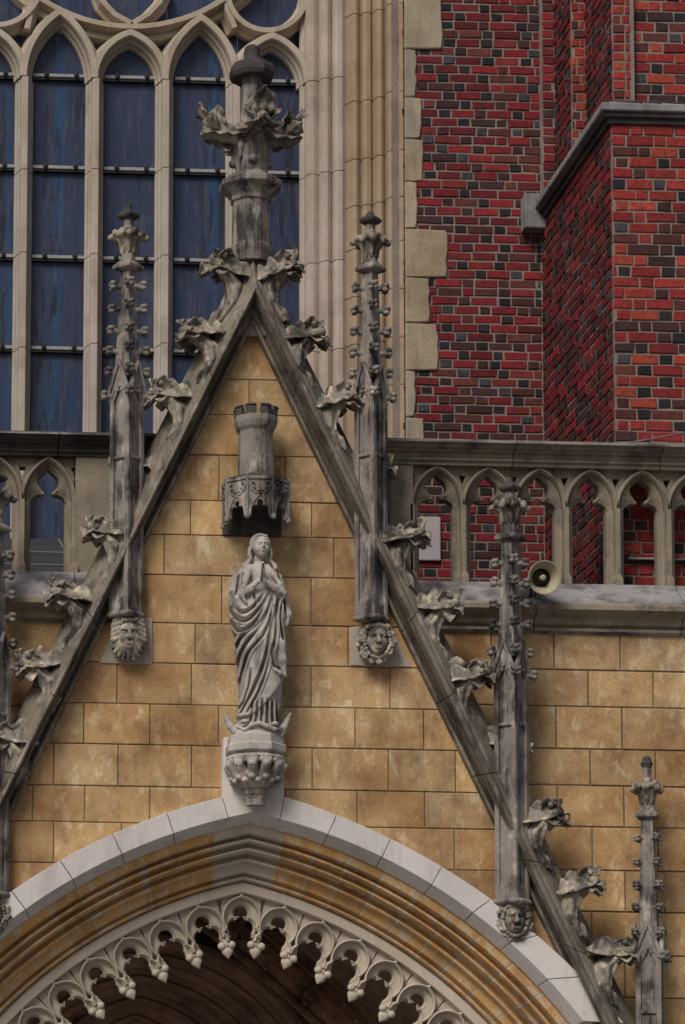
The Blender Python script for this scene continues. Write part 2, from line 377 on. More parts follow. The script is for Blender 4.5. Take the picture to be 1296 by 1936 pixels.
# raking copings: ruled mouldings between measured top and bottom lines
def ruled(mb, top, bot, cuts=()):
    ts = [0]+list(cuts)+[1]; m = len(top)
    for a, b in zip(ts, ts[1:]):
        g = .0005 if cuts else 0; k = 1+rnd(-.1, .1); mb.tone = (k, k, k)
        ring = lambda t: [tuple(p+(q-p)*t) for p, q in zip(top, bot)]
        V = ring(a+(g if a else 0))+ring(b-(g if b < 1 else 0)); F = [tuple(range(m)), tuple(range(m, 2*m))[::-1]]
        F += [(i, (i+1) % m, m+(i+1) % m, m+i) for i in range(m)]
        mb.add(V, F)
for side in (0, 1):
    s = -1 if side == 0 else 1
    # (apex y in px, lower x at y=1531 (roll line) in px, depth) from the inner thin roll outwards
    ap = 474 if side == 0 else 474
    prof = [(618, 28, 921, -.02), (612, 23, 926, -.085), (601, 19, 930.5, -.10), (594, 14.5, 934, -.06), (590, 12.5, 936, -.02), (577, 7, 940, -.07), (562, 2, 945.5, -.235),
            (558, 0, 947.5, -.215), (552, -2, 951, -.275), (543, -6, 955.5, -.30), (532, -11, 960.5, -.28), (526, -14, 963, -.235), (520, -16, 965.5, -.225)]
    prof = [(y, r if side else l, Y) for y, l, r, Y in prof]
    top, bot = [], []
    xap = 477
    for y, x, Y in prof:
        x0 = xap-(.24-Y)*2 if False else xap
        pa = P(x0, y, Y); pa.x = 2.352; top.append(pa)
        pb = P(x, 1531, Y); bot.append(pa+(pb-pa)*1.48)
    # sloping weathering behind the roll, then the back
    for y, xl, xr, Y in ((512, -20, 970, -.215), (490, -34, 984, -.10), (466, -53, 1001, .04), (462, -56, 1004, .10), (452, -56, 1004, .27)):
        pa = P(xap, y, Y); pa.x = 2.352; pb = P(xr if side else xl, 1531, Y)
        if Y > .2: pa.z, pb.z, pb.x = top[-1].z, P(1004 if side else -56, 1531, .10).z, P(1004 if side else -56, 1531, .10).x
        top.append(pa); bot.append(pa+(pb-pa)*1.48 if Y < .2 else top[-2]*0+Vector((bot[-1].x, Y, bot[-1].z)))
    a0, b0 = top[0], bot[0]; top.append(Vector((2.352, .30, a0.z))); bot.append(Vector((b0.x, .30, b0.z)))
    mb = MB(); ruled(mb, top, bot, (.118, .215, .33, .43, .53, .63, .74, .85))
    o = obj('raking_coping', mb, 'rake', gable, bevel=.006)
    if side == 0: RAKE_L = (top, bot)
    else: RAKE_R = (top, bot)

# ------------------------------------------------------------------ portal arch
portal = empty('portal_arch', P(471, 1900, .2), 'wide pointed portal arch with white hood stones, orange mouldings and cusped stone fringe', 'arch')
YH = -.14
jo = [[(22.6, 48.6), (114, 138), (213, 231), (316, 328.5), (421, 432)], [(538, 530), (637.6, 621), (739.6, 723.5), (836, 817.5), (929, 895)]]
def hood_piece(side, xo0, xi0, xo1, xi1, name='hood_stone', n=6):
    A = arc_pts('hood_out', 0, n, side=side, x0=xo0, x1=xo1); B = arc_pts('hood_in', 0, n, side=side, x0=xi0, x1=xi1)
    c = ARC['hood_in'][side]; C = [(x-(x-c[0])/c[2]*.085, z-(z-c[1])/c[2]*.085) for x, z in B]
    mb = MB(); k = 1+rnd(-.06, .05); mb.tone = (k, k, k*1.01); V = []; F = []
    for a, b, c_ in zip(A, B, C):
        V += [(a[0], .05, a[1]), (a[0], YH, a[1]), (b[0], YH, b[1]), (c_[0], .0, c_[1]), (c_[0], .05, c_[1])]
    for i in range(len(A)-1):
        for k in range(5): l = (k+1) % 5; F.append((i*5+k, i*5+l, i*5+5+l, i*5+5+k))
    e = (len(A)-1)*5; F += [(0, 1, 2, 3, 4), (e+4, e+3, e+2, e+1, e)]
    mb.add(V, F); return obj(name, mb, 'white', portal, bevel=.005)
for side in (0, 1):
    J = [(XX(a, 1530+abs(a-480)*.32, YH), XX(b, 1560+abs(b-480)*.32, YH)) for a, b in jo[side]]
    g = .003
    for (a, b), (c, d) in zip(J, J[1:]): hood_piece(side, a+g, b+g, c-g, d-g)
    if side == 0:
        q = J[0]
        for t in range(3):
            w = .50-.05*t; hood_piece(0, q[0]-w+g, q[1]-w*.93+g, q[0]-g, q[1]-g); q = (q[0]-w, q[1]-w*.93)
            if q[1]-.5 < ARC['hood_in'][0][0]-ARC['hood_in'][0][2]: break
    else:
        q = J[-1]
        for w, u in ((.44, .35), (.42, .36), (.40, .34)):
            hood_piece(1, q[0]+g, q[1]+g, q[0]+w-g, q[1]+u-g); q = (q[0]+w, q[1]+u)
# white keystone slab reaching up behind the statue's corbel
kx0, kx1 = XX(421, 1508, YH), XX(538, 1508, YH); kt = ZZ(480, 1395, YH)
mb = MB(); g = .003
hz = lambda X: arch_z('hood_in', X)
ki0, ki1 = XX(432, 1548, YH), XX(530, 1548, YH)
pts = [(kx0+g, arch_z('hood_out', kx0)), (ki0+g, hz(ki0)), (XA, hz(XA)), (ki1-g, hz(ki1)), (kx1-g, arch_z('hood_out', kx1)), (kx1-.012, kt), (kx0+.012, kt)]
prism(mb, pts, YH-.004, .05)
V = []
for X, z in pts[1:4]: V += [(X, YH-.002, z), (X, 0, z-.085), (X, .05, z-.085), (X, .05, z)]
mb.add(V, [(i, i+1, i+5, i+4) for i in range(8) if i % 4 != 3]+[(3, 0, 4, 7), (7, 4, 8, 11), (0, 3, 2, 1), (8, 9, 10, 11)])
obj('keystone', mb, 'white', portal, bevel=.005)
# orange archivolt: voussoirs with pale joints
BAND = .25
prof = [(0, .0), (.02, .03), (.15, .055), (.17, .10), (.185, .17), (.205, .185), (.225, .16), (.235, .115), (.255, .095), (.28, .095), (.30, .115), (.31, .15), (.315, .20), (.335, .235), (.36, .235), (.38, .20), (.395, .165), (.42, .15), (.445, .165), (.46, .20),
        (.47, .27), (.495, .325), (.52, .33), (.54, .29), (.56, .265), (.59, .26), (.615, .275), (.625, .32), (.64, .35), (.78, .385), (.80, .44), (.82, .47), (.84, .455), (.855, .415), (.88, .405), (.905, .42), (.915, .475), (.93, .50), (.95, .485), (.975, .48), (1., .51)]
def archi_strip(mb, side, t0, t1, n, dy=0., back=.62):
    zl = 2.6
    def at(t):
        o = ARC['hood_in'][side]; i = ARC['fringe'][side]; s = -1 if side == 0 else 1; xo, xi = XA, XA-.012
        ro, ri = o[2]-.085, i[2]+BAND
        ao = math.acos(s*(xo-o[0])/ro); ai = math.acos(s*(xi-i[0])/ri); bo, bi = math.asin((zl-o[1])/ro), math.asin((zl-i[1])/ri)
        a, b = ao+(bo-ao)*t, ai+(bi-ai)*t
        return (o[0]+s*ro*math.cos(a), o[1]+ro*math.sin(a)), (i[0]+s*ri*math.cos(b), i[1]+ri*math.sin(b))
    V = []; F = []; m = len(prof)+2
    for k in range(n+1):
        O, I = at(t0+(t1-t0)*k/n)
        V += [(O[0]+(I[0]-O[0])*t, y+dy, O[1]+(I[1]-O[1])*t) for t, y in prof]+[(I[0], back, I[1]), (O[0], back, O[1])]
    for k in range(n):
        for q in range(m): r = (q+1) % m; F.append((k*m+q, k*m+r, k*m+m+r, k*m+m+q))
    F += [tuple(range(m)), tuple(n*m+q for q in range(m))[::-1]]
    mb.add(V, F)
for side in (0, 1):
    key = MB(); arc = MB(); bed = MB()
    t = 0.; first = True; archi_strip(bed, side, 0, 1, 30, .0035)
    while t < 1:
        first = t < .06; w = .033 if first else rnd(.058, .082)
        tgt = key if first else arc
        k = 1+rnd(-.14, .12); h = rnd(-.12, .1); tgt.tone = (k, k, k) if first else (k, k*(1-h*.35), k*(1-h))
        archi_strip(tgt, side, t+(0 if t == 0 else .0026*rnd(.6, 1.3)), min(1, t+w)-.0022, 3); t += w
    obj('archivolt', arc, 'tan_warm', portal, bevel=.003, seg=1); obj('keystone_moulding', key, 'fringe', portal, bevel=.003, seg=1)
    obj('joint_bed', bed, 'fringe', portal)
# porch behind
porch = empty('portal_porch', P(300, 1930, 6), 'dark brown porch vault with nested pointed mouldings seen through the portal arch', 'porch')
mb = MB(); outer = [(-1.6, 1.2), (-1.6, 7), (6.4, 7), (6.4, 1.2)]
inn = arch('fringe', BAND+.02, 20, 2.0)
prism(mb, [(inn[-1][0], 1.2), (6.2, 1.2), (6.2, 5.2), (XA, 6.0), (-1.4, 5.2), (-1.4, 1.2), (inn[0][0], 1.2)]+inn, .62, .9)
obj('back_wall', mb, 'inner_dark', porch)
mb = MB(); A = arch('fringe', .62, 24, .4, XA)
V = []; F = []
for x, z in A: V += [(x, .9, z), (x, 8.4, z), (x*1.0+(x-XA)*.1, 8.4, z+.25), (x+(x-XA)*.1, .9, z+.25)]
for i in range(len(A)-1):
    for k in range(4): l = (k+1) % 4; F.append((i*4+k, i*4+l, i*4+4+l, i*4+4+k))
mb.add(V, F); obj('vault', mb, 'inner_dark', porch)
mb = MB(); box(mb, -2, 7, 8.2, 8.4, .1, 7); obj('end_wall', mb, 'inner_dark', porch)
for k in range(6):                                       # nested orders round the inner door
    za = ZZ(261, (1772, 1812, 1850, 1880, 1906, 1930)[k], 6.6); hw = 2.3-.29*k; xm = XX(261, 1870, 6.6)
    r0 = arc_head(xm-hw, xm+hw, za-2.35+.16*k, za, 18); r0 = [(xm-hw, .3)]+r0+[(xm+hw, .3)]
    mb = MB(); Yk = 6.4+.15*k
    sweep(mb, r0, [(0, .3), (.04, .0), (.02, -.09), (-.05, -.13), (-.12, -.09), (-.14, -.02), (-.19, .0), (-.22, -.06), (-.27, -.05), (-.30, .03), (-.36, .10), (-.36, .3)], Yk)
    obj('arch_order', mb, 'inner', porch)
mb = MB()
q = [P(392, 1720, 5.8), P(455, 1768, 5.2), P(520, 1820, 4.6), P(590, 1880, 3.9), P(650, 1935, 3.3), P(700, 1990, 2.8)]
tube(mb, q, [.16]*6, 8); tube(mb, [p+Vector((.18, 0, .16)) for p in q], [.06]*6, 6); tube(mb, [p+Vector((-.18, 0, -.10)) for p in q], [.05]*6, 6)
for i in range(90):
    t = rnd(0, 4.99); a = q[int(t)].lerp(q[int(t)+1], t % 1)+Vector((rnd(-.14, .14), -.15, rnd(-.1, .1))); r = rnd(.025, .06)
    lathe(mb, a, [(.002, a.z-r), (r, a.z-r*.4), (r*.8, a.z+r*.5), (.002, a.z+r)], 5, rnd(0, 3))
obj('vault_rib', mb, 'inner', porch)
# cusped fringe hanging under the arch
RS = -1
def fringe_unit(w=.385):
    u = w/73.
    def arcp(cx, cy, r, a0, a1, n): return [(cx+r*math.cos(R_(a0+(a1-a0)*i/n)), cy+r*math.sin(R_(a0+(a1-a0)*i/n))) for i in range(n+1)]
    def tre(o):
        right = [(20.5-o*.3, -46), (21.5, -41)]+arcp(8.5, -27, 15.4+o, -38, 96-o*2, 9)+arcp(0, 0, 13.4+o, -52+o*2, 90, 11)
        return [(x*u, y*u) for x, y in right]+[(-x*u, y*u) for x, y in right[-2::-1]]
    rr = [(30.5, -47), (30.5, -38)]+arcp(-1.5, -9, 33, -36, 34, 10)+arcp(-4, -10.5, 36.2, 36, 83, 8)
    L0 = [(x*u, y*u) for x, y in rr]+[(0, 27*u)]+[(-x*u, y*u) for x, y in rr[::-1]]
    mb = MB(); fr = [(-w/2, -46*u), (-w/2, 47*u), (w/2, 47*u), (w/2, -46*u)]
    prism(mb, fr+tre(0.), .075, .15); prism(mb, fr+tre(4.5), .045, .0755)
    sweep(mb, tre(2.2), [(0, .10), (0, .052), (RS*1.4*u, .040), (RS*2.8*u, .052), (RS*3*u, .08)], 0)
    sweep(mb, L0, [(0, .09), (0, -.010), (RS*2.4*u, -.034), (RS*5*u, -.014), (RS*5.6*u, .08)], 0)
    return mb
def fringe_pendant(w=.385):
    u = w/73.; mb = MB()
    lathe(mb, (0, .03, 0), [(5.5*u, -34*u), (5*u, -50*u), (8*u, -58*u)], 8, R_(22.5), 1, .8)
    for s in (-1, 1):
        c = (s*9.5*u, .02); r = 7.6*u
        lathe(mb, c, [(r*math.cos(R_(a)), -55*u+r*.95*math.sin(R_(a))) for a in range(-80, 81, 20)], 12)
    lathe(mb, (0, .03, 0), [(.001, -80*u), (4*u, -76*u), (10.5*u, -69*u), (11.5*u, -64*u), (8*u, -56*u)], 8, R_(22.5), 1, .55)
    return mb
fu = mesh('cusped_arch', *(lambda b: (b.v, b.f))(fringe_unit())); fixn(fu)
fp = mesh('pendant', *(lambda b: (b.v, b.f))(fringe_pendant()), smooth=True); fixn(fp)
centers = [[], []]
for side in (0, 1):
    c = ARC['fringe'][side]; s = -1 if side == 0 else 1; xa = 2.338
    a0 = math.acos(s*(xa-c[0])/c[2]); step = .385/c[2]
    for k in range(0 if side == 0 else 1, 12):
        a = a0-step*k*1.005
        ctr = Vector((c[0]+s*c[2]*math.cos(a), .50, c[1]+c[2]*math.sin(a)))
        # tangent tilt
        tilt = (math.pi/2-a)*(1 if s > 0 else -1) if k else 0
        if ctr.z < 3.2: break
        o = link('cusped_arch', fu, 'fringe', portal); o.location = ctr-LOC[portal]; o.rotation_euler = (0, tilt, 0)
        b = o.modifiers.new('bevel', 'BEVEL'); b.width = .004; b.segments = 1; b.limit_method = 'ANGLE'; b.angle_limit = R_(35)
        centers[side].append((ctr, tilt))
mb = MB(); bp = arch('fringe', BAND-.02, 30, 2.6, 2.338)
sweep(mb, bp, [(-.06, .17), (-.06, .02), (-.045, -.035), (.05, -.035), (.05, .17)], .50); sweep(mb, bp, [(-.05, .16), (-.05, .10), (-.145, .10), (-.145, .16)], .50); obj('fringe_band', mb, 'fringe', portal, bevel=.005)
seq = [(c, t) for c, t in centers[0][::-1]]+centers[1]
for (a, ta), (b, tb) in zip(seq, seq[1:]):
    m_ = (a+b)/2; t = (ta+tb)/2; o = link('pendant', fp, 'fringe', portal)
    o.location = m_-LOC[portal]+Vector((math.sin(t)*.03, -.008, math.cos(t)*.012)); o.rotation_euler = (0, t, 0)
# ================================================================== WINDOW
random.seed(11)
YG, YM = 4.62, 4.36                       # glass, mullion front
SM = SC(YM)
def pm(x, y, Y=YM): p = P(x, y, Y); return (p.x, p.z)
window = empty('tracery_window', P(300, 1020, YM), 'tall blue-glazed church window with pale stone mullions and looping tracery', 'window')
wz0, wz1 = ZZ(300, 1030, YG), ZZ(300, -160, YG)
mull_x = [XX(x, 485, YM) for x in (-357, -223, -89, 45, 180, 313.5, 448.5)]
ze = ZZ(300, 1024, YM); zs_ = ZZ(300, 149, YM)
barz = [ZZ(300, y, YG) for y in (152, 325, 494, 666, 840)]
edges = mull_x+[XX(572, 485, YG)]
ex = [XX(x, 485, YG) for x in (-357, -223, -89, 45, 180, 313.5, 448.5, 590)]
for i in range(7):
    zz = [wz0]+barz[::-1]+[wz1]
    for k in range(len(zz)-1):
        mb = MB(); t = rnd(-.012, .012)
        if k == len(zz)-2:
            box(mb, ex[i]+.004, ex[i+1]-.004, YG+rnd(-.004, .004), YG+.03, zz[k]+.004, zz[k+1])
        else: box(mb, ex[i]+.004, ex[i+1]-.004, YG+rnd(-.004, .004), YG+.03, zz[k]+.004, zz[k+1]-.004)
        obj('glass_pane', mb, 'glass', window)
    for z in barz:
        mb = MB(); a, b = ex[i]+15*SM, ex[i+1]-15*SM
        if i == 6: b = ex[i+1]-24*SM
        box(mb, a, b, YG-.075, YG-.06, z-.019, z+.019); br = obj('saddle_bar', mb, 'bar', window, bevel=.004)
        for f in (.23, .77):
            mb = MB(); X = a+(b-a)*f; lathe(mb, (X, YG-.078), [(.012, z-.03), (.026, z-.008), (.03, z+.012), (.018, z+.022), (.018, z+.04), (.002, z+.045)], 8)
            obj('clip', mb, 'iron', br)
        mb = MB(); box(mb, a, b, YG-.058, YG-.004, z-.045, z-.02); obj('shade_strip', mb, 'iron', br)  # solid black strip standing in for the shade under the bar
MP = [(-17.5, .28), (-17.5, .20), (-13.5, .165), (-12.5, .12), (-8.5, .085), (-7.5, .03), (-5.5, .004), (5.5, .004), (7.5, .03), (8.5, .085), (12.5, .12), (13.5, .165), (17.5, .20), (17.5, .28)]
MP = [(n*SM, y) for n, y in MP]
for X in mull_x[1:]:
    mb = MB(); cuts = [ze]+[ZZ(300, y+rnd(-8, 8), YM) for y in (830, 655, 487, 318)]+[zs_]
    for a, b in zip(cuts, cuts[1:]):
        k = 1+rnd(-.06, .06); mb.tone = (k, k, k*rnd(.97, 1.04))
        sweep(mb, [(X, a+.003), (X, b-.003)], MP, YM)
    obj('mullion', mb, 'tracery', window, bevel=.004, seg=1)
heads = [(-357, -223, 60), (-223, -89, 20), (-89, 45, 50), (45, 180, 20), (180, 313.5, 60), (313.5, 448.5, 32), (448.5, 583, 66)]
for hi, (a, b, ya) in enumerate(heads):
    x0, x1 = XX(a, 200, YM), XX(b, 200, YM); za = ZZ((a+b)/2, ya, YM)
    mb = MB(); k = 1+rnd(-.05, .05); mb.tone = (k, k*.985, k*.95)
    sweep(mb, arc_head(x0, x1, zs_+.003, za, 16), MP, YM-(.006 if hi % 2 else 0))
    obj('light_head', mb, 'tracery', window, bevel=.004, seg=1)
RP = [(-14*SM, .28), (-14*SM, .17), (-9*SM, .14), (-7*SM, .08), (-5*SM, .01), (5*SM, .01), (7*SM, .08), (9*SM, .14), (14*SM, .17), (14*SM, .28)]
def circ(cx, cy, r, a0, a1, n=28):
    return [pm(cx+r*math.cos(R_(a0+(a1-a0)*i/n)), cy+r*math.sin(R_(a0+(a1-a0)*i/n))) for i in range(n+1)]
def ring(cx, cy, r, a0, a1, name='tracery_ring', dy=0.):
    mb = MB(); mb.tone = (1, .97, .92); sweep(mb, circ(cx, cy, r, a0, a1), [(n, d) for n, d in RP], YM+dy)
    return obj(name, mb, 'tracery', window, bevel=.004, seg=1)
ring(252, -262, 311, 30, 150); ring(252, -262, 327, 33, 147, dy=.12)
ring(507, -20, 76, 6, 174); ring(-6, -40, 86, -50, 150)
for pts in ([(184, -30), (196, 0), (218, 24), (249, 41)], [(318, -30), (304, 0), (281, 24), (253, 41)], [(58, -20), (59, 20), (52, 52)], [(428, -20), (432, 15), (446, 50)]):
    mb = MB(); mb.tone = (1.02, .98, .93); sweep(mb, [pm(*q) for q in pts], RP, YM+.02); obj('tracery_bar', mb, 'tracery', window, bevel=.004, seg=1)
# right jamb: a stack of moulded stones splayed from the glass out to the wall face
YW = 3.80
JP = [(566, 4.70), (566, 4.50), (570, 4.45), (574, 4.45), (577, 4.41), (579, 4.36), (586, 4.30), (594, 4.30), (600, 4.32), (603, 4.34), (606, 4.27), (611, 4.23), (620, 4.22), (626, 4.25), (628, 4.28), (630, 4.24), (633, 4.20),
      (640, 4.17), (648, 4.17), (653, 4.20)]
JQ = [(653, 4.75), (653, 4.20), (657, 4.21), (662, 4.16), (668, 4.11), (675, 4.10), (680, 4.13), (683, 4.16), (687, 4.09), (694, 4.06), (702, 4.07), (705, 4.11), (708, 4.05), (714, 3.98), (722, 3.97), (726, 3.99), (729, 4.02),
      (731, 3.92), (734, 3.85), (740, 3.815), (746, 3.82), (750, 3.85), (752, 3.86), (755, 3.80), (764, 3.785), (764, 4.75)]
def jamb(PX, ys, name, tints):
    mb = MB()
    for a, b in zip(ys, ys[1:]):
        k = 1+rnd(-.07, .07); t = rnd(0, 1); c = tints[0], tints[1]; mb.tone = tuple(k*(c[0][i]*(1-t)+c[1][i]*t) for i in range(3))
        za, zb = ZZ(650, a, 4.1), ZZ(650, b, 4.1); pts = [XX(x, 420, Y) for x, Y in PX]; m = len(PX)
        pl = [(X, Y) for X, (x, Y) in zip(pts, PX)]
        mb.add([(X, Y, zb+.003) for X, Y in pl]+[(X, Y, za-.003) for X, Y in pl], [(i, (i+1) % m, m+(i+1) % m, m+i) for i in range(m)]+[tuple(range(m)), tuple(range(m, 2*m))[::-1]])
    return obj(name, mb, 'jamb', window, bevel=.004, seg=1)
jamb(JP+[(653, 4.75)], [-170, -40, 140, 318, 487, 655, 850, 1030], 'jamb_moulding', ((1.12, 1.08, 1.10), (1.0, .96, .94)))
jamb(JQ, [-170, -60, 25, 190, 300, 388, 470, 560, 650, 740, 850, 1060], 'jamb_moulding', ((.78, .66, .52), (.95, .86, .74)))
mb = MB(); xl0, xl1 = XX(-560, 485, 4), XX(-340, 485, 4); mb.tone = (.95, .88, .78)
for a, b, Y in ((xl0, xl1, 3.95), (xl0, xl1-.45, 3.8)): box(mb, a, b, Y, 4.75, wz0-2.5, wz1)
obj('jamb_moulding', mb, 'jamb', window, bevel=.01)
mb = MB(); mb.tone = (.8, .72, .62); box(mb, xl1, XX(500, 420, YW), 4.6, 4.8, wz0-3.5, wz0-.01); box(mb, XX(500, 420, YW)+.002, XX(766, 420, YW), 4.05, 4.8, wz0-3.5, wz0+.02); obj('window_apron', mb, 'jamb', window)
# flat quoins toothed into the brickwork
qy = [(-150, -70, 812), (-70, 95, 838), (95, 186, 789), (186, 264, 798), (264, 345, 801), (345, 434, 789), (434, 526, 845), (526, 612, 812), (612, 702, 827), (702, 790, 784), (790, 900, 800), (900, 1060, 786)]
mbq = MB()
for a, b, x1 in qy:
    k = 1+rnd(-.1, .1); h = rnd(-.1, .06)
    x0 = XX(765, 420, YW); X1 = XX(x1, 420, YW); z0, z1 = ZZ(790, b, YW), ZZ(790, a, YW)
    j = lambda: rnd(-.012, .012)
    j = lambda: rnd(-.014, .010); poly = [(x0, z0), (x0+(X1-x0)*.5, z0+j()*.3)]+[(X1+j()*(1 if t not in (0, 1) else .6)-(.012 if t in (0, 1) else 0), z0+.01+(z1-z0-.02)*t) for t in (0, .16, .34, .52, .7, .86, 1)]+[(x0+(X1-x0)*.4, z1+j()*.3), (x0, z1)]
    mb = MB(); stone_block(mb, poly, YW-.034, .004, .3, .012, .006, .1, .08); mbq = mb
    obj('quoin_stone', mb, 'quoin', window)

# ================================================================== BRICKWORK
SHADED_REDS = [(.185, .011, .018), (.15, .009, .016), (.22, .016, .02), (.115, .009, .013), (.175, .022, .022)]  # brick tones with the shade of recessed and side faces put in
LIT_REDS = [(.29, .030, .022), (.24, .021, .02), (.34, .055, .033), (.20, .017, .017), (.27, .032, .024)]  # same brick made brighter, for fronts that catch more light
DARK = [(.014, .012, .016), (.022, .016, .018), (.045, .017, .017), (.05, .05, .065), (.018, .016, .02)]
BROWN = [(.09, .025, .02), (.12, .03, .024), (.065, .022, .02), (.05, .02, .022)]
def bricks(mb, o, u, width, z0, z1, n, pal, ch=.1035, ls=.288, lh=.136, darkp=.8, seed=0):
    """Flemish bond on the face o + u*t, outward normal n"""
    r = random.Random(seed); c0 = int(z0/ch); c1 = int(z1/ch)+1
    for c in range(c0, c1):
        za, zb = c*ch, (c+1)*ch
        if za < z0-.02 or zb > z1+.03: continue
        x = -(.06, .272, .09, .295)[c % 4]*r.uniform(.93, 1.07); st = True
        while x < width:
            L = (ls if st else lh)*r.uniform(.90, 1.1); a, b = max(0, x), min(width, x+L); x += L; hd = not st; st = not st
            if r.random() < .035: st = not st
            if b-a < .035: continue
            p = r.random()
            colr = r.choice(DARK) if (hd and p < darkp) else r.choice(BROWN) if p > .86 or (not hd and p < .12) else r.choice(pal)
            k = r.uniform(.75, 1.2); mb.tone = tuple(k*q for q in colr)
            g = .0095; j = lambda s=.0055: r.uniform(-s, s); f = r.uniform(-.002, .010)
            q = [(a+g+j(), za+g+j()), (b-g+j(), za+g+j()), (b-g+j(), zb-g+j()), (a+g+j(), zb-g+j())]
            cx, cz = (a+b)/2, (za+zb)/2; e = .007; V = []
            for s, d in ((1., -.012), (1., f), (0, f+.006)):
                for t, z in q:
                    if s == 0: t = t+(e if t < cx else -e); z = z+(e if z < cz else -e)
                    p_ = o+u*t+n*d; V.append((p_.x, p_.y, z))
            F = [(8, 9, 10, 11)]
            for i in range(4): k2 = (i+1) % 4; F += [(i, k2, 4+k2, 4+i), (4+i, 4+k2, 8+k2, 8+i)]
            mb.add(V, F)
def brick_face(name, x0, Y0, x1, Y1, z0, z1, pal, parent, seed, **k):
    """a visible brick face from (x0,Y0) to (x1,Y1) in plan; faces to the left hand of travel reversed"""
    o = Vector((x0, Y0, 0)); d = Vector((x1-x0, Y1-Y0, 0)); w = d.length; u = d/w; n = Vector((u.y, -u.x, 0))
    if n.y > .01: n = -n
    if abs(n.y) <= .01: n = Vector((-1, 0, 0))
    mb = MB(); bricks(mb, o, u, w, z0, z1, n, pal, seed=seed, **k); ob = obj(name, mb, 'brick', parent, recalc=True)
    return ob
zt = 15.9
xw0, xw1 = XX(760, 500, YW), XX(1160, 600, .90)-.004; zb0 = ZZ(900, 1160, YW)
bw = empty('brick_wall', Vector((xw0, YW, zb0)), 'crimson brick wall, darkened for shade, with black headers beside the window', 'wall')
brick_face('brick_face', xw0, YW, xw1, YW, zb0, zt, SHADED_REDS, bw, 3)
mb = MB(); box(mb, xw0-.1, xw1+1.2, YW+.001, YW+.5, zb0-.5, zt); obj('mortar_bed', mb, 'mortar', bw)
brick_face('brick_face', xl0-3.2, YW, xl0-.01, YW, zb0, zt, SHADED_REDS, bw, 4); mb = MB(); box(mb, xl0-3.2, xl0-.01, YW+.001, YW+.5, zb0-.5, zt); obj('mortar_bed', mb, 'mortar', bw)

YB = .90; xb = XX(1160, 600, YB); xb2 = XX(1440, 600, YB); zb1 = ZZ(1200, 1170, YB); zst = ZZ(1160, 226, YB)
but = empty('brick_buttress', Vector((xb, YB, zb1)), 'massive stepped buttress of bricks toned sunlit orange-red at the right with a grey stone weathering', 'buttress')
brick_face('lower_stage', xb, YB, xb2, YB, zb1, zst, LIT_REDS, but, 21, ch=.1145, ls=.302, lh=.142, darkp=.5)
brick_face('lower_stage', xb, YB, xb, YW-.02, zb1, zst, SHADED_REDS, but, 22, ch=.1145, ls=.302, lh=.142, darkp=.6)
mb = MB(); box(mb, xb+.001, xb2+.1, YB+.001, YW+.3, zb1-.5, zst); obj('mortar_bed', mb, 'mortar', but)
# weathering slab
mb = MB(); z0, z1 = zst, zst+.055; ov = .13; up = .60
YU = 2.0; xu = XX(1160, 300, 1.9)
pts = [(xb-ov, YB-ov), (xb2+.3, YB-ov), (xb2+.3, YW), (xb-ov, YW)]
V = [(x, y, z0+.05) for x, y in pts]+[(x, y, z1+.07) for x, y in pts]
V += [(xb2+.3, YU, z1+up), (xu+.02, YU, z1+up), (xu+.02, YW, z1+up*.55)]
mb.add(V, [(0, 1, 5, 4), (3, 0, 4, 7), (4, 5, 8, 9), (7, 4, 9, 10), (0, 3, 2, 1), (1, 2, 6, 5), (8, 5, 6), (9, 8, 6, 10), (6, 7, 10), (2, 3, 7, 6)])
obj('weathering', mb, 'cap', but, bevel=.012)
mb = MB()
for i, (o_, za, zb_) in enumerate(((.09, z0+.0, z0+.05), (.045, z0-.055, z0-.002))):
    V = [(xb-o_, YB-o_), (xb2+.2, YB-o_), (xb2+.2, YB+.2), (xb+.2, YB+.2), (xb+.2, YW), (xb-o_, YW)]
    mb.add([(x, y, za) for x, y in V]+[(x, y, zb_) for x, y in V], [(i, (i+1) % 6, 6+(i+1) % 6, 6+i) for i in range(6)]+[(0, 1, 2, 3), (0, 3, 4, 5), (6, 9, 8, 7), (6, 11, 10, 9)])
obj('string_course', mb, 'dark', but, bevel=.008)  # dark tone stands in for the shadow under the weathering slab
mb = MB(); xe = XX(985, 405, YW-.03); box(mb, xe, xb+.1, YW-.22, YW-.02, ZZ(990, 437, YW-.1), ZZ(990, 372, YW-.1)); obj('corbel_stone', mb, 'cap', but, bevel=.015)
# seams in the weathering
mb = MB()
for x in (1180, 1215, 1262): X = XX(x, 190, 1.4); tube(mb, [(X, YB-ov, z1+.075), (X+.02, YU, z1+up+.005)], .012, 6)
obj('lead_seam', mb, 'lead', but)
# upper stage: fronts and sides stepping back
Z0u = zst+.1
xA, xB, xC, xD = XX(1158, 100, 1.93), XX(1080, 100, 3.02), XX(1045, 100, 3.7), XX(1160, 600, .90)+.002
brick_face('upper_stage', XX(1191, 100, 2.02), 2.02, XX(1440, 100, 2.02), 2.02, Z0u, zt, LIT_REDS, but, 31, ch=.1145, ls=.302, lh=.142, darkp=.5)
brick_face('upper_stage', xA, 1.93, XX(1193, 100, 1.93), 1.93, Z0u, zt, LIT_REDS, but, 32, ls=.21, lh=.21, darkp=.0)
brick_face('upper_stage', xA, 1.93, xA, 3.02, Z0u, zt, SHADED_REDS, but, 33)
brick_face('upper_stage', xB, 3.02, xA, 3.02, Z0u, zt, LIT_REDS, but, 34, ls=.16, lh=.16, darkp=.1)
brick_face('upper_stage', xB, 3.02, xB, 3.74, Z0u, zt, SHADED_REDS, but, 35)
brick_face('upper_stage', xD, 3.74, xB, 3.74, Z0u-1.2, zt, SHADED_REDS, but, 36, ls=.22, lh=.22, darkp=.0)
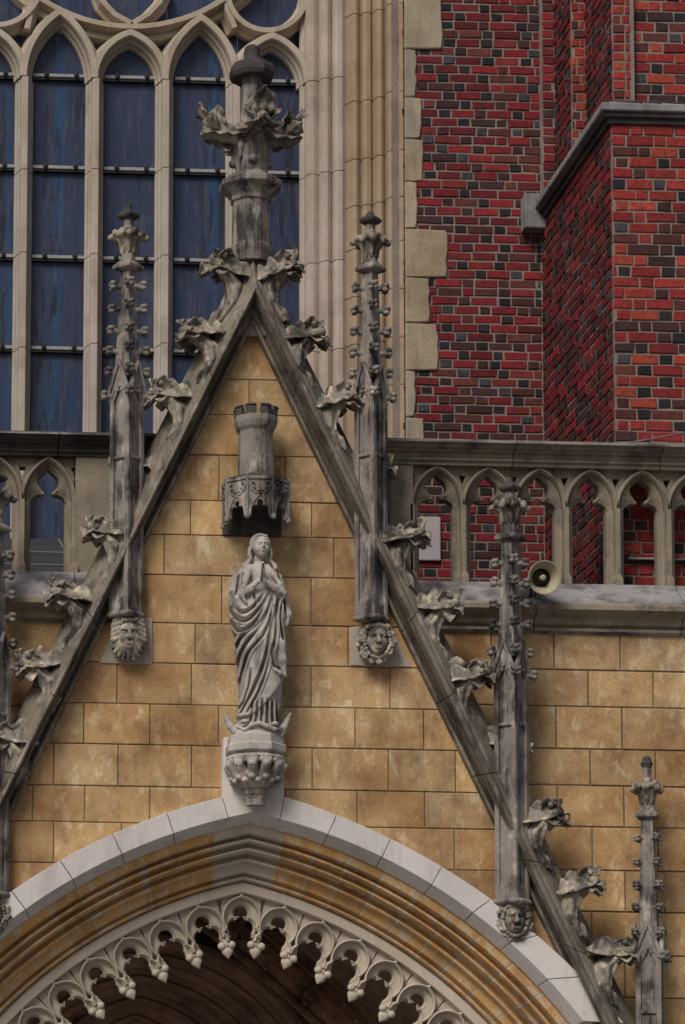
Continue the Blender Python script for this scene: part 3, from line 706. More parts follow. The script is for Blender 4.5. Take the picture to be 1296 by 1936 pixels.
mb = MB(); e = .001
box(mb, xA+e, XX(1196, 100, 2), 1.93+e, YW+.3, Z0u-.2, zt); box(mb, XX(1190, 100, 2), xb2+.3, 2.02+e, YW+.3, Z0u-.2, zt)
box(mb, xB+e, xA+.1, 3.02+e, YW+.3, Z0u-.2, zt); box(mb, xD+e, xB+.1, 3.74+e, YW+.3, Z0u-1.2, zt)
obj('mortar_bed', mb, 'mortar', but)
# plaque on the wall, seen through the first arch
mb = MB(); a, b = P(793, 1060, YW-.03), P(833, 978, YW-.03); box(mb, a.x-.12, b.x, YW-.05, YW, a.z, b.z)
tag(obj('wall_plaque', mb, 'plaque', bevel=.012), 'blank pale grey plaque on the crimson brick wall behind the parapet', 'plaque')
# iron wall tie / conduit behind the right arches
mb = MB(); a, b = P(1190, 1058, YB-.03), P(1400, 1064, YB-.03); box(mb, a.x, b.x, YB-.05, YB-.008, a.z-.03, a.z+.02)
tag(obj('wall_conduit', mb, 'iron', bevel=.008), 'thin black conduit fixed across the buttress behind the right parapet', 'conduit')
mb = MB(); tube(mb, [P(1188, 1056, YB-.07), P(1400, 1060, YB-.07)], .013, 8); tag(obj('grey_pipe', mb, 'wire', smooth=True), 'pale thin pipe running above the black conduit on the buttress', 'pipe')
mb = MB(); tube(mb, [P(1155, 840, .30), P(1210, 834, .40), P(1250, 826, .55), P(1320, 815, .8)], .008, 6)
tag(obj('loose_cable', mb, 'wire', smooth=True), 'loose grey cable lying over the right parapet coping', 'cable')

# aisle roof behind the left parapet
mb = MB(); a, b = P(60, 1016, 4.5), P(60, 1120, .85); x0, x1 = -4, XX(640, 1000, 2)
mb.add([(x0, .85, b.z), (x1, .85, b.z), (x1, 4.6, a.z+.02), (x0, 4.6, a.z+.02), (x0, .85, b.z-.4), (x1, .85, b.z-.4), (x1, 4.6, a.z-.4), (x0, 4.6, a.z-.4)],
       [(0, 1, 2, 3), (7, 6, 5, 4), (0, 4, 5, 1), (1, 5, 6, 2), (2, 6, 7, 3), (3, 7, 4, 0)])
rf = tag(obj('aisle_roof', mb, 'lead'), 'dark lead-covered aisle roof sloping up to the window behind the left parapet', 'roof')
mb = MB(); sl = (a.z-b.z)/(3.65)
for Y in (1.75, 2.55, 3.4): tube(mb, [(x0, Y, b.z+(Y-.85)*sl+.012), (x1, Y, b.z+(Y-.85)*sl+.006)], .007, 6)
for x in (122, 40): q = P(x, 1030, 3.9); tube(mb, [(q.x, 2.55, b.z+1.7*sl+.015), (q.x-.02, 4.5, b.z+3.6*sl+.008)], .009, 6)
obj('roof_seam', mb, 'wire', rf)
mb = MB(); box(mb, XX(640, 1000, 2), 9, .8, 4.2, 6.2, ZZ(1000, 1150, .9)-.05); tag(obj('gutter_roof', mb, 'lead'), 'low lead gutter roof hidden behind the right parapet', 'roof')

# ================================================================== SIDE WALLS AND PARAPETS
random.seed(23)
YS = .30
def side_wall(label, x0p, x1p, courses, verts, rake, right):
    mb = MB(); line = RAKE_R if right else RAKE_L
    a, b = rake[0][3], rake[1][3]
    h = half(Vector(a), Vector(b), .22); h = (-h[0], -h[1], -h[2])
    for k in range(len(courses)-1):
        ym = (courses[k]+courses[k+1])/2; xr = 1100 if right else 60
        z1, z0 = ZZ(xr, courses[k], YS), ZZ(xr, courses[k+1], YS); xs = [x0p]+verts[k]+[x1p]
        for p, q in zip(xs, xs[1:]):
            X0, X1 = XX(p, ym, YS), XX(q, ym, YS); poly = clip([(X0, z0), (X1, z0), (X1, z1), (X0, z1)], *h)
            stone_block(mb, poly, YS, .007)
    w = obj('ashlar_wall', mb, 'tan'); tag(w, label, 'wall')
    mb = MB(); X0, X1 = XX(x0p, 1500, YS), XX(x1p, 1500, YS)
    poly = clip([(X0, ZZ(500, courses[-1], YS)+.01), (X1, ZZ(500, courses[-1], YS)+.01), (X1, ZZ(1100 if right else 60, courses[0], YS)), (X0, ZZ(1100 if right else 60, courses[0], YS))], *h)
    prism(mb, poly, YS+.012, YS+.5); obj('joint_bed', mb, 'joint', w)
side_wall('ochre ashlar wall below the right parapet, to the right of the gable', 700, 1440,
          [1190, 1267, 1336, 1416, 1485, 1563, 1645, 1723, 1805, 1885, 1965, 2040],
          [[930, 1048, 1173, 1298], [985, 1113, 1236, 1360], [1052, 1177, 1300], [990, 1117, 1240, 1366], [1055, 1181, 1302], [1121, 1245, 1370], [1060, 1183, 1300], [1120, 1245, 1370], [1183, 1300], [1240, 1366], [1183, 1300]], RAKE_R, True)
side_wall('small piece of ochre ashlar wall left of the gable under the left parapet', -330, 330,
          [1172, 1254, 1336, 1416, 1500, 1580, 1660, 1740, 1820, 1900, 1980],
          [[-200, -60], [-120, 0], [-200, -60], [-120, 10], [-200, -60], [-120], [-200, -60], [-120], [-200], [-120]], RAKE_L, False)

YP = .48; SP = SC(YP)
def parapet(label, cent, xr, x_from, x_to, y_top, y_rail, y_spring, y_sill, y_nose, y_base, pier, joints, cmat='buff'):
    """xr: px where the y levels were read"""
    par = empty('traceried_parapet', P(cent[0], y_base, YP), label, 'parapet')
    z = lambda y, Y=YP: ZZ(xr, y, Y)
    X0, X1 = XX(x_from, y_rail, YP), XX(x_to, y_rail, YP)
    # coping: sections
    zt_ = z(y_top+1, YP-.22); cut = [X0]+[XX(j, y_top, YP) for j in joints]+[X1]
    zr = z(y_rail)
    H = zt_-zr
    q_ = H/.43
    prof = [(.30, H+.03), (-.18, H), (-.215, H-.02*q_), (-.215, H-.075*q_), (-.16, H-.105*q_), (-.15, H-.135*q_), (-.10, H-.16*q_), (-.09, H-.185*q_), (-.05, H-.205*q_), (-.055, H-.30*q_), (-.085, H-.315*q_), (-.085, H-.35*q_), (-.05, H-.37*q_), (-.05, .0), (.22, .0), (.22, H-.1*q_), (.30, H-.08*q_)]
    for a, b in zip(cut, cut[1:]):
        mb = MB(); m = len(prof)
        V = [(a+.004, YP+y, zr+dz) for y, dz in prof]+[(b-.004, YP+y, zr+dz) for y, dz in prof]
        mb.add(V, [(i, (i+1) % m, m+(i+1) % m, m+i) for i in range(m)]+[tuple(range(m)), tuple(range(m, 2*m))[::-1]])
        obj('coping', mb, cmat, par, bevel=.006)
        mb = MB(); V = [(a+.006, YP-.212, zr+H-.022), (b-.006, YP-.212, zr+H-.022), (b-.006, YP+.3, zr+H+.036), (a+.006, YP+.3, zr+H+.036), (a+.006, YP-.232, zr+H-.05*q_), (b-.006, YP-.232, zr+H-.05*q_)]
        mb.add(V+[(x, y+.002, z_-.016) for x, y, z_ in V], [(0, 1, 2, 3), (4, 5, 1, 0), (9, 8, 7, 6), (6, 7, 11, 10), (4, 10, 11, 5), (2, 8, 9, 3), (0, 3, 9, 6), (0, 6, 10, 4), (1, 7, 8, 2), (1, 5, 11, 7)])
        obj('coping_flashing', mb, 'sill', par)
    zs = z(y_spring); w = abs(XX(cent[1], y_spring, YP)-XX(cent[0], y_spring, YP)); sg = 1 if cent[1] > cent[0] else -1; zsill = z(y_sill); zn = z(y_nose, YP-.35)
    u = w/97.
    # one arch
    Hh = zr-zs
    outer = [(-w/2, 0), (-w/2, Hh*.56), (-w/2+7.5*u, Hh*.80), (-w/2, Hh*.80), (-w/2, Hh), (w/2, Hh), (w/2, Hh*.80), (w/2-7.5*u, Hh*.80), (w/2, Hh*.56), (w/2, 0)]
    tre = [(-32*u, 0.)]+[(-11*u-21*u*math.cos(R_(90*i/7)), 0*u+14*u*math.sin(R_(90*i/7))) for i in range(8)]
    tre += [(-6.5*u, 19*u)]
    tre += [(20*u*math.cos(R_(248-113*i/9)), 36*u+19*u*math.sin(R_(248-113*i/9))) for i in range(10)]+[(-7*u, 55*u), (0, 63*u)]
    tre = tre+[(-x, q) for x, q in tre[-2::-1]]
    ah = arc_head(-41*u, 41*u, 0, Hh-3*u, len(tre)//2)
    ah = ah[:len(tre)]
    mb = MB(); L0, L1 = ah, tre; V = []; F = []; m = len(tre)
    V += [(x, .035, q) for x, q in L0]+[(x, .11, q) for x, q in L1]+[(x, .20, q) for x, q in L1]
    for i in range(m-1): F += [(i, i+1, m+i+1, m+i), (m+i, m+i+1, 2*m+i+1, 2*m+i)]
    for loop, y in ((L0, .05), (L1, .20)):
        poly = outer[:-1][::1] if False else outer
        pl = [(-w/2, 0)]+outer[1:-1]+[(w/2, 0)]+loop[::-1]
        k = len(V); V += [(x, y, q) for x, q in pl]; F += [tuple(k+i for i in t) for t in tessellate_polygon([[Vector((x, q, 0)) for x, q in pl]])]
    k = len(V); no = len(outer); V += [(x, .05, q) for x, q in outer]+[(x, .2, q) for x, q in outer]; F += [(k+i, k+(i+1) % no, k+no+(i+1) % no, k+no+i) for i in range(no-1)]
    mb.add(V, F)
    sweep(mb, arc_head(-w/2, w/2, 0, Hh-1*u, 14), [(4*u, .08), (4*u, .01), (1.5*u, -.022), (-1.5*u, -.022), (-5*u, .012), (-6*u, .06)], 0)
    sweep(mb, tre, [(0, .13), (0.5*u, .085), (3*u, .075), (5*u, .10)], 0)
    me = mesh('trefoil_arch', mb.v, mb.f); fixn(me)
    # colonnette
    hz_ = zs-zsill; cb = MB()
    plan = [(-17*u, .20), (-17*u, .10), (-11*u, .055), (-6*u, .04), (-4.5*u, -.03), (4.5*u, -.03), (6*u, .04), (11*u, .055), (17*u, .10), (17*u, .20)]; m = len(plan)
    zz = [(-.03, 1.), (hz_, 1.)]
    cb.add([(x*k, y, q) for q, k in zz for x, y in plan], [(i, (i+1) % m, m+(i+1) % m, m+i) for i in range(m)]+[tuple(range(m)), tuple(range(m, 2*m))[::-1]])
    cb.add([(x, y, q) for q, k in ((-.06, 1.15), (.05, 1.15), (.10, .8)) for x, y in [(-6*u*k, -.06*k), (6*u*k, -.06*k), (6*u*k, .06), (-6*u*k, .06)]],
           [(i+4*l, (i+1) % 4+4*l, (i+1) % 4+4+4*l, i+4+4*l) for l in (0, 1) for i in range(4)]+[(0, 1, 2, 3), (11, 10, 9, 8)])
    mc = mesh('colonnette', cb.v, cb.f); fixn(mc)
    def place(nm, me_, X, q):
        o = link(nm, me_, 'buff', par); o.location = Vector((X, YP, q))-LOC[par]
        b = o.modifiers.new('bevel', 'BEVEL'); b.width = .005; b.segments = 2; b.limit_method = 'ANGLE'; b.angle_limit = R_(30)
    xs = [XX(c, y_spring, YP) for c in cent]; c0 = xs[0]
    for i in range(len(cent)): place('trefoil_arch', me, c0+sg*w*i, zs)
    for i in range(0, len(cent)+1):
        X = c0+sg*w*(i-.5)
        if X > X1 or X < X0-.5: continue
        place('colonnette', mc, X, zsill)
    if pier:
        mb = MB(); a, b = XX(pier[0], y_spring, YP), XX(pier[1], y_spring, YP); box(mb, a, b, YP-.03, YP+.22, zsill-.05, zr+.001); obj('end_pier', mb, 'buff', par, bevel=.008)
    # sill: weathered slope, nosing, cavetto, roll
    zb = z(y_base, YS-.03); cut = [X0-.0]+[XX(j+30, y_nose, YP) for j in joints]+[X1]
    n0 = zn-zb
    prof = [(.24, zsill-zb+.03), (-.05, zsill-zb), (-.09, zsill-zb-.02), (-.10, zsill-zb-.06), (-.36, n0+.03), (-.39, n0), (-.39, n0-.045), (-.345, n0-.075), (-.27, n0-.11), (-.255, n0-.16), (-.20, n0-.185), (-.20, .045), (-.225, .035), (-.23, .005), (-.19, -.02), (.24, -.02)]
    for a, b in zip(cut, cut[1:]):
        mb = MB(); m = len(prof); k = 1+rnd(-.1, .1); mb.tone = (k, k, k)
        V = [(a+.004, YP+y, zb+dz) for y, dz in prof]+[(b-.004, YP+y, zb+dz) for y, dz in prof]
        mb.add(V, [(i, (i+1) % m, m+(i+1) % m, m+i) for i in range(m)]+[tuple(range(m)), tuple(range(m, 2*m))[::-1]])
        obj('sill', mb, 'sill', par, bevel=.006)
        mb = MB(); pr = [(y-.003, dz) for y, dz in prof[4:14]]+[(-.1, .0), (-.1, n0)]; m = len(pr)
        V = [(a+.006, YP+y, zb+dz-.002) for y, dz in pr]+[(b-.006, YP+y, zb+dz-.002) for y, dz in pr]
        mb.add(V, [(i, (i+1) % m, m+(i+1) % m, m+i) for i in range(m)]+[tuple(range(m)), tuple(range(m, 2*m))[::-1]])
        obj('nosing', mb, 'buff', par, bevel=.004)
    return par
parapet('pierced stone parapet of trefoil arches right of the gable, brick buttress behind', [828, 925, 1022, 1119, 1216, 1313, 1410], 1000, 700, 1440, 830, 885, 958, 1104, 1143, 1193, (735, 781), (968, 1245))
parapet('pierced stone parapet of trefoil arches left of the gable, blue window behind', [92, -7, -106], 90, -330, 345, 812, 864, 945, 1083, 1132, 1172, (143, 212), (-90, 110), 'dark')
# ================================================================== CARVING TOOLS: solid shapes blended on a grid, then skinned
class Sdf:
    def __init__(s, lo, hi, h):
        s.lo = np.array(lo, np.float32); s.h = h; s.n = np.ceil((np.array(hi)-s.lo)/h).astype(int)+1
        s.D = np.full(s.n, 9., np.float32)
        s.ax = [s.lo[i]+h*np.arange(s.n[i], dtype=np.float32) for i in range(3)]
    def sub(s, lo, hi, pad):
        sl = []
        for i in range(3):
            a = int(max(0, math.floor((lo[i]-pad-s.lo[i])/s.h))); b = int(min(s.n[i], math.ceil((hi[i]+pad-s.lo[i])/s.h)+1))
            if b <= a: return None
            sl.append(slice(a, b))
        sl = tuple(sl); return sl, s.ax[0][sl[0]][:, None, None], s.ax[1][sl[1]][None, :, None], s.ax[2][sl[2]][None, None, :]
    def put(s, fn, lo, hi, k, mode='add'):
        q = s.sub(lo, hi, k*1.6+3*s.h)
        if q is None: return s
        sl, X, Y, Z = q; d = fn(X, Y, Z); a = s.D[sl]
        if mode == 'add':
            h = np.clip(.5+.5*(a-d)/k, 0, 1) if k else None
            s.D[sl] = (a*(1-h)+d*h-k*h*(1-h)) if k else np.minimum(a, d)
        else:
            h = np.clip(.5-.5*(a+d)/k, 0, 1)
            s.D[sl] = a*(1-h)-d*h+k*h*(1-h)
        return s
    def ell(s, c, r, k=.01, rot=(0, 0, 0), mode='add'):
        Rm = np.array(Matrix.Rotation(R_(rot[2]), 3, 'Z') @ Matrix.Rotation(R_(rot[1]), 3, 'Y') @ Matrix.Rotation(R_(rot[0]), 3, 'X'))
        e = np.sqrt(((Rm*np.array(r)[None, :])**2).sum(1)); c = np.array(c)
        def fn(X, Y, Z):
            x, y, z = X-c[0], Y-c[1], Z-c[2]
            p = [Rm[0, i]*x+Rm[1, i]*y+Rm[2, i]*z for i in range(3)]
            k0 = np.sqrt(sum((p[i]/r[i])**2 for i in range(3)))+1e-6; k1 = np.sqrt(sum((p[i]/r[i]**2)**2 for i in range(3)))+1e-6
            return (k0*(k0-1)/k1).astype(np.float32)
        return s.put(fn, c-e, c+e, k, mode)
    def cap(s, a, b, ra, rb=None, k=.01, mode='add', sy=1.):
        rb = ra if rb is None else rb; a = np.array(a, float); b = np.array(b, float); ba = b-a; L = ba.dot(ba)+1e-9
        def fn(X, Y, Z):
            x, y, z = X-a[0], Y-a[1], Z-a[2]; t = np.clip((x*ba[0]+y*ba[1]+z*ba[2])/L, 0, 1)
            return (np.sqrt((x-t*ba[0])**2+((y-t*ba[1])*sy)**2+(z-t*ba[2])**2)-(ra+(rb-ra)*t)).astype(np.float32)
        m = max(ra, rb); return s.put(fn, np.minimum(a, b)-m, np.maximum(a, b)+m, k, mode)
    def path(s, pts, rs, k=.01, mode='add'):
        rs = [rs]*len(pts) if isinstance(rs, (int, float)) else rs
        for i in range(len(pts)-1): s.cap(pts[i], pts[i+1], rs[i], rs[i+1], k, mode)
        return s
    def box(s, lo, hi, r=.004, k=.004, mode='add'):
        c = (np.array(lo)+np.array(hi))/2; e = (np.array(hi)-np.array(lo))/2-r
        def fn(X, Y, Z):
            q = [np.abs(A-c[i])-e[i] for i, A in enumerate((X, Y, Z))]
            return (np.sqrt(sum(np.maximum(v, 0)**2 for v in q))+np.minimum(np.maximum(np.maximum(q[0], q[1]), q[2]), 0)-r).astype(np.float32)
        return s.put(fn, lo, hi, k, mode)
    def skin(s):
        D = s.D; S = D < 0; n = D.shape; c = [m-1 for m in n]
        cn = np.zeros(c, np.int8)
        offs = [(i, j, k) for i in (0, 1) for j in (0, 1) for k in (0, 1)]
        for o in offs: cn += S[o[0]:o[0]+c[0], o[1]:o[1]+c[1], o[2]:o[2]+c[2]]
        I = np.argwhere((cn > 0) & (cn < 8)); idx = -np.ones(c, np.int64); idx[tuple(I.T)] = np.arange(len(I))
        acc = np.zeros((len(I), 3)); cnt = np.zeros(len(I))
        for o in offs:
            for a in range(3):
                if o[a]: continue
                p = list(o); p[a] = 1
                d0 = D[tuple((I+o).T)]; d1 = D[tuple((I+p).T)]; m = (d0 < 0) != (d1 < 0)
                t = np.where(m, d0/np.where(m, d0-d1, 1), 0); v = np.array(o, float)[None, :].repeat(len(I), 0); v[:, a] = t
                acc += v*m[:, None]; cnt += m
        V = s.lo+s.h*(I+acc/cnt[:, None]); F = []
        for a in range(3):
            b, c2 = (a+1) % 3, (a+2) % 3
            e = [slice(None)]*3; f = [slice(None)]*3; e[a] = slice(0, -1); f[a] = slice(1, None)
            E = np.argwhere(S[tuple(e)] != S[tuple(f)]); E = E[(E[:, b] > 0) & (E[:, c2] > 0) & (E[:, b] < n[b]-1) & (E[:, c2] < n[c2]-1)]
            q = []
            for db, dc in ((0, 0), (1, 0), (1, 1), (0, 1)):
                w = E.copy(); w[:, b] -= db; w[:, c2] -= dc; q.append(idx[tuple(w.T)])
            q = np.stack(q, 1); inn = S[tuple(E.T)]; q[~inn] = q[~inn][:, ::-1]; F.append(q)
        return V, np.concatenate(F)
    def mesh(s, name, scale=1.):
        V, F = s.skin(); me = bpy.data.meshes.new(name); V = V*scale
        me.vertices.add(len(V)); me.vertices.foreach_set('co', V.astype(np.float32).ravel())
        me.loops.add(len(F)*4); me.loops.foreach_set('vertex_index', F.astype(np.int32).ravel())
        me.polygons.add(len(F)); me.polygons.foreach_set('loop_start', np.arange(0, len(F)*4, 4, dtype=np.int32)); me.polygons.foreach_set('loop_total', np.full(len(F), 4, np.int32))
        me.polygons.foreach_set('use_smooth', [True]*len(F)); me.update(calc_edges=True); me.validate(); return me

# ------------------------------------------------------------------ leafy crockets (drawn in photo pixels, x outwards, -y to the viewer)
PXM = .0052
def leaf(mb, o, d, n, L, W, lobes=3, bend=0., cup=.25, wave=.10, t=2.4, ph=.35):
    """a carved leaf: a lobed, cupped, veined sheet with thickness"""
    d = Vector(d).normalized(); n = Vector(n); n = (n-d*n.dot(d)).normalized(); s = d.cross(n); nu, nv = 20, 10; c = Vector(o); top = []; bot = []
    for i in range(nu+1):
        u = i/nu; th = bend*u; dd = d*math.cos(th)+n*math.sin(th); nn = n*math.cos(th)-d*math.sin(th)
        w = W*(math.sin(math.pi*min(1, u*.86+.12))**.7)*(.56+.44*abs(math.sin(lobes*math.pi*u+ph))); w = max(w, .8)
        for k in range(nv+1):
            v = -1+2*k/nv
            h = cup*w*v*v-.13*W*math.exp(-(v/.16)**2)+wave*W*math.cos(2*math.pi*lobes*u+2*ph)*abs(v)**1.5*-1
            p = c+s*(w*v)+nn*h; e = t*(1-.55*abs(v)**2)*(1-.5*u); top.append(p+nn*e*.5); bot.append(p-nn*e)
        c = c+dd*(L/nu)
    m = nv+1; N = len(top); F = []
    for i in range(nu):
        for k in range(nv):
            a = i*m+k; F += [(a, a+1, a+m+1, a+m), (N+a, N+a+m, N+a+m+1, N+a+1)]
        F += [(i*m, i*m+m, N+i*m+m, N+i*m), (i*m+nv, N+i*m+nv, N+i*m+m+nv, i*m+m+nv)]
    for k in range(nv): F += [(k, N+k, N+k+1, k+1), (nu*m+k, nu*m+k+1, N+nu*m+k+1, N+nu*m+k)]
    mb.add(top+bot, F)
def joined(name, S, mb, scale):
    V, F = S.skin(); n = len(V); v = [tuple(q) for q in V]+list(mb.v); f = [tuple(q) for q in F]+[tuple(i+n for i in q) for q in mb.f]
    me = mesh(name, [(x*scale, y*scale, z*scale) for x, y, z in v], f, None, True); return me
def crocket_mesh(seed, big=1.):
    r = random.Random(seed); S = Sdf((-54, -34, -118), (60, 46, 40), 1.6); j = lambda s: r.uniform(-s, s)
    S.path([(8, 18, -104), (-5, 12, -82), (-17, 4, -58), (-16, -1, -36), (6, -2, -12)], [12, 17, 19, 16, 14], 8)      # stalk swelling out of the coping
    S.path([(0, -6, -96), (-17, -16, -60), (-17, -18, -36), (0, -14, -14)], [4, 6, 6, 4], 2.5)
    S.path([(10, -4, -98), (-3, -14, -62), (2, -14, -30)], [4, 6, 5], 2.5)
    S.cap((4, -12, -92), (-9, -23, -32), 3, 3, 3, 'sub'); S.ell((20, 0, -50), (22, 40, 30), 8, (0, 24, 0), 'sub')
    S.ell((22, -3, 0), (16, 16, 11), 5); S.ell((28, -11, 2), (9, 8, 8), 2); S.ell((17+j(4), -15, 15), (5.5, 5.5, 5.5), 1.5)
    mb = MB(); J = lambda v, s=.17: tuple(q+j(s) for q in v)
    for f in (-1, 1):
        leaf(mb, (28, f*11, 2), J((-1, f*.10, -.02)), J((0, f*.80, .60)), 78+j(8), 23+j(3), r.choice((2, 3, 3)), -.30+j(.2), .26, .16+j(.05), 4.5, .5+j(.3))
        leaf(mb, (18, f*8, 2), J((.78, f*.45, -.38)), J((.35, f*.55, .75)), 37+j(3), 17, 2, -.75+j(.2), .22, .14, 4, .6)
        leaf(mb, (13, f*9, -5), J((.05, f*.50, -.85)), J((.1, f*.85, .45)), 30+j(4), 13, 2, .35, .2, .12, 3.4, .6)
        leaf(mb, (24, f*6, -4), J((.65, f*.30, -.75)), J((.6, f*.5, .5)), 30+j(4), 12, 2, .2, .2, .12, 3.4, .6)
    leaf(mb, (13, -3, 6), J((-.15, -.45, .85)), J((-.15, -.95, -.25)), 24+j(5), 17+j(2), 2, .55+j(.2), .30, .15, 4, .55)
    leaf(mb, (22, -1, 6), J((.85, -.3, .62)), J((-.45, -.70, .45)), 27+j(5), 16+j(2), 2, .5+j(.2), .30, .15, 4, .55)
    leaf(mb, (18, 5, 6), J((.3, .35, 1)), J((.1, .9, -.25)), 24, 16, 2, .4, .3, .15, 4, .55)
    return joined('crocket', S, mb, PXM*big)
CROC = [crocket_mesh(k) for k in range(7)]
def crocket(parent, x, y, side, Y=-.14, k=0, sc=1.03, tilt=0., mat='grey_light', name='crocket'):
    p = P(x, y, Y); o = link(name, CROC[k % 7], mat, parent)
    o.location = p-LOC[parent]; s = 1 if side else -1; o.location.x -= .03*s; o.scale = (s*sc, sc, sc); o.rotation_euler = (R_(rnd(-6, 6)), R_(tilt*s+rnd(-5, 5)), R_(rnd(-8, 8)))
    return o
random.seed(31)
for i, (x, y) in enumerate(((372, 628), (314, 742), (250, 870), (196, 1000), (126, 1122), (68, 1254), (14, 1388))): crocket(gable, x, y, 0, k=i, Y=.03 if i == 2 else -.12)
for i, (x, y) in enumerate(((582, 632), (641, 752), (708, 878), (770, 1010), (834, 1144), (894, 1272), (964, 1398), (1032, 1540), (1098, 1668), (1166, 1796))): crocket(gable, x, y, 1, k=i+1, Y=.03 if i in (2, 6) else -.12)

# ------------------------------------------------------------------ the finial on the gable
fin_ax = P(474, 470, .02); fx, fy = fin_ax.x, .02
def fz(y): return ZZ(475, y, fy)
fin = LOC
s_ = SC(fy)
mb = MB(); r0 = R_(22.5); q = 1/math.cos(R_(22.5))
lathe(mb, (fx, fy), [(34*s_*q, fz(500)), (35*s_*q, fz(486)), (37*s_*q, fz(478)), (37*s_*q, fz(470)), (33*s_*q, fz(462))], 8, r0)
lathe(mb, (fx, fy), [(34.5*s_*q, fz(470)), (33*s_*q, fz(386)), (37*s_*q, fz(384)), (37*s_*q, fz(376)), (46*s_*q, fz(366)), (57*s_*q, fz(358)), (57*s_*q, fz(349)), (44*s_*q, fz(340)), (31*s_*q, fz(330))], 8, r0)
finial = obj('finial', mb, 'grey', gable, bevel=.008)
mb = MB(); lathe(mb, (fx+.01, fy), [(30*s_*q, fz(338)), (29*s_*q, fz(275)), (24*s_*q, fz(240)), (19.5*s_*q, fz(205)), (19*s_*q, fz(150)), (21*s_*q, fz(146))], 8, r0)
obj('finial_shaft', mb, 'grey', finial, bevel=.008)
mb = MB(); lathe(mb, (fx+.012, fy), [(20*s_*q, fz(150)), (38*s_*q, fz(152)), (42*s_*q, fz(143)), (42*s_*q, fz(135)), (36*s_*q, fz(124)), (17*s_*q, fz(117)), (15.5*s_*q, fz(110)), (15*s_*q, fz(92)), (8*s_*q, fz(86))], 8, r0)
obj('finial_knob', mb, 'dark', finial, bevel=.015)
def finial_leaves():
    S = Sdf((-100, -100, -62), (100, 100, 40), 2.2); mb = MB()
    for k in range(4):
        a = math.pi/2*k; ca, sa = math.cos(a), math.sin(a); T = lambda x, y, z: (x*ca-y*sa, x*sa+y*ca, z)
        S.path([T(12, 0, -50), T(28, 0, -34), T(56, 0, -26), T(80, 0, -24)], [13, 14, 13, 11], 6); S.ell(T(84, 0, -16), (13, 13, 12), 4); S.ell(T(90, 0, 2), (8, 8, 9), 2)
        S.ell(T(52, 0, -12), (26, 15, 14), 6, (0, -10, math.degrees(a)))
        for s in (-1, 1):
            leaf(mb, T(24, s*9, -22), T(.95, s*.12, .10), T(-.05, s*.78, .62), 76, 34, 3, -.35, .30, .14, 6, .5)
            leaf(mb, T(70, s*6, -16), T(.35, s*.75, .25), T(.8, s*-.2, .6), 40, 20, 2, .5, .3, .14, 5, .5)
            leaf(mb, T(62, s*4, -8), T(.35, s*.40, .95), T(.7, s*.7, -.1), 46, 20, 2, -.3, .3, .14, 5, .5)
        leaf(mb, T(82, 0, -12), T(.25, 0, 1), T(1, 0, -.1), 62, 24, 2, .35, .32, .16, 6, .5)
        leaf(mb, T(22, 0, -50), T(.45, 0, .9), T(1, 0, -.3), 44, 22, 2, .5, .3, .12, 5, .5)
    S.cap((0, 0, -60), (0, 0, 34), 24, 19, 5)
    return joined('finial_leaf_cross', S, mb, PXM)
o = link('finial_leaf_cross', finial_leaves(), 'grey_light', finial); o.location = Vector((fx+.01, fy, fz(238)))-LOC[gable]; o.rotation_euler = (0, 0, R_(6)); o.scale = (.97, .97, .86)
def carved_neck():
    S = Sdf((-45, -45, -40), (45, 45, 45), 2.)
    S.cap((0, 0, -40), (0, 0, 40), 29, 27, 2)
    for k in range(8):
        a = math.pi/4*k; c = math.cos(a), math.sin(a)
        S.path([(c[0]*27, c[1]*27, 42), (c[0]*31, c[1]*31, 15), (c[0]*33, c[1]*33, -8)], [9, 8, 3] if k % 2 == 0 else [5, 5, 2], 4)
        if k % 2 == 0: S.ell((c[0]*33, c[1]*33, -12), (9, 9, 8), 3)
    return S.mesh('finial_neck', PXM)
o = link('finial_neck', carved_neck(), 'grey', finial); o.location = Vector((fx, fy, fz(300)))-LOC[gable]
# the neck where the two copings meet, and its pair of crockets
mb = MB(); V = []
for y, hw, hd in ((640, 55, 34), (590, 62, 34), (545, 46, 33), (515, 36, 32), (492, 33, 33)):
    z = fz(y); V += [(fx-hw*s_, fy-hd*s_*.5, z), (fx+hw*s_, fy-hd*s_*.5, z), (fx+hw*s_, fy+hd*s_*1.2, z), (fx-hw*s_, fy+hd*s_*1.2, z)]
mb.add(V, [(4*k+i, 4*k+(i+1) % 4, 4*k+4+(i+1) % 4, 4*k+4+i) for k in range(4) for i in range(4)]+[(0, 1, 2, 3), (19, 18, 17, 16)])
obj('finial_base', mb, 'grey', finial, bevel=.02)
crocket(gable, 428, 505, 0, k=1, Y=-.10, sc=1.08, tilt=-4, mat='grey_light'); crocket(gable, 527, 508, 1, k=2, Y=-.10, sc=1.08, tilt=-4, mat='grey_light')
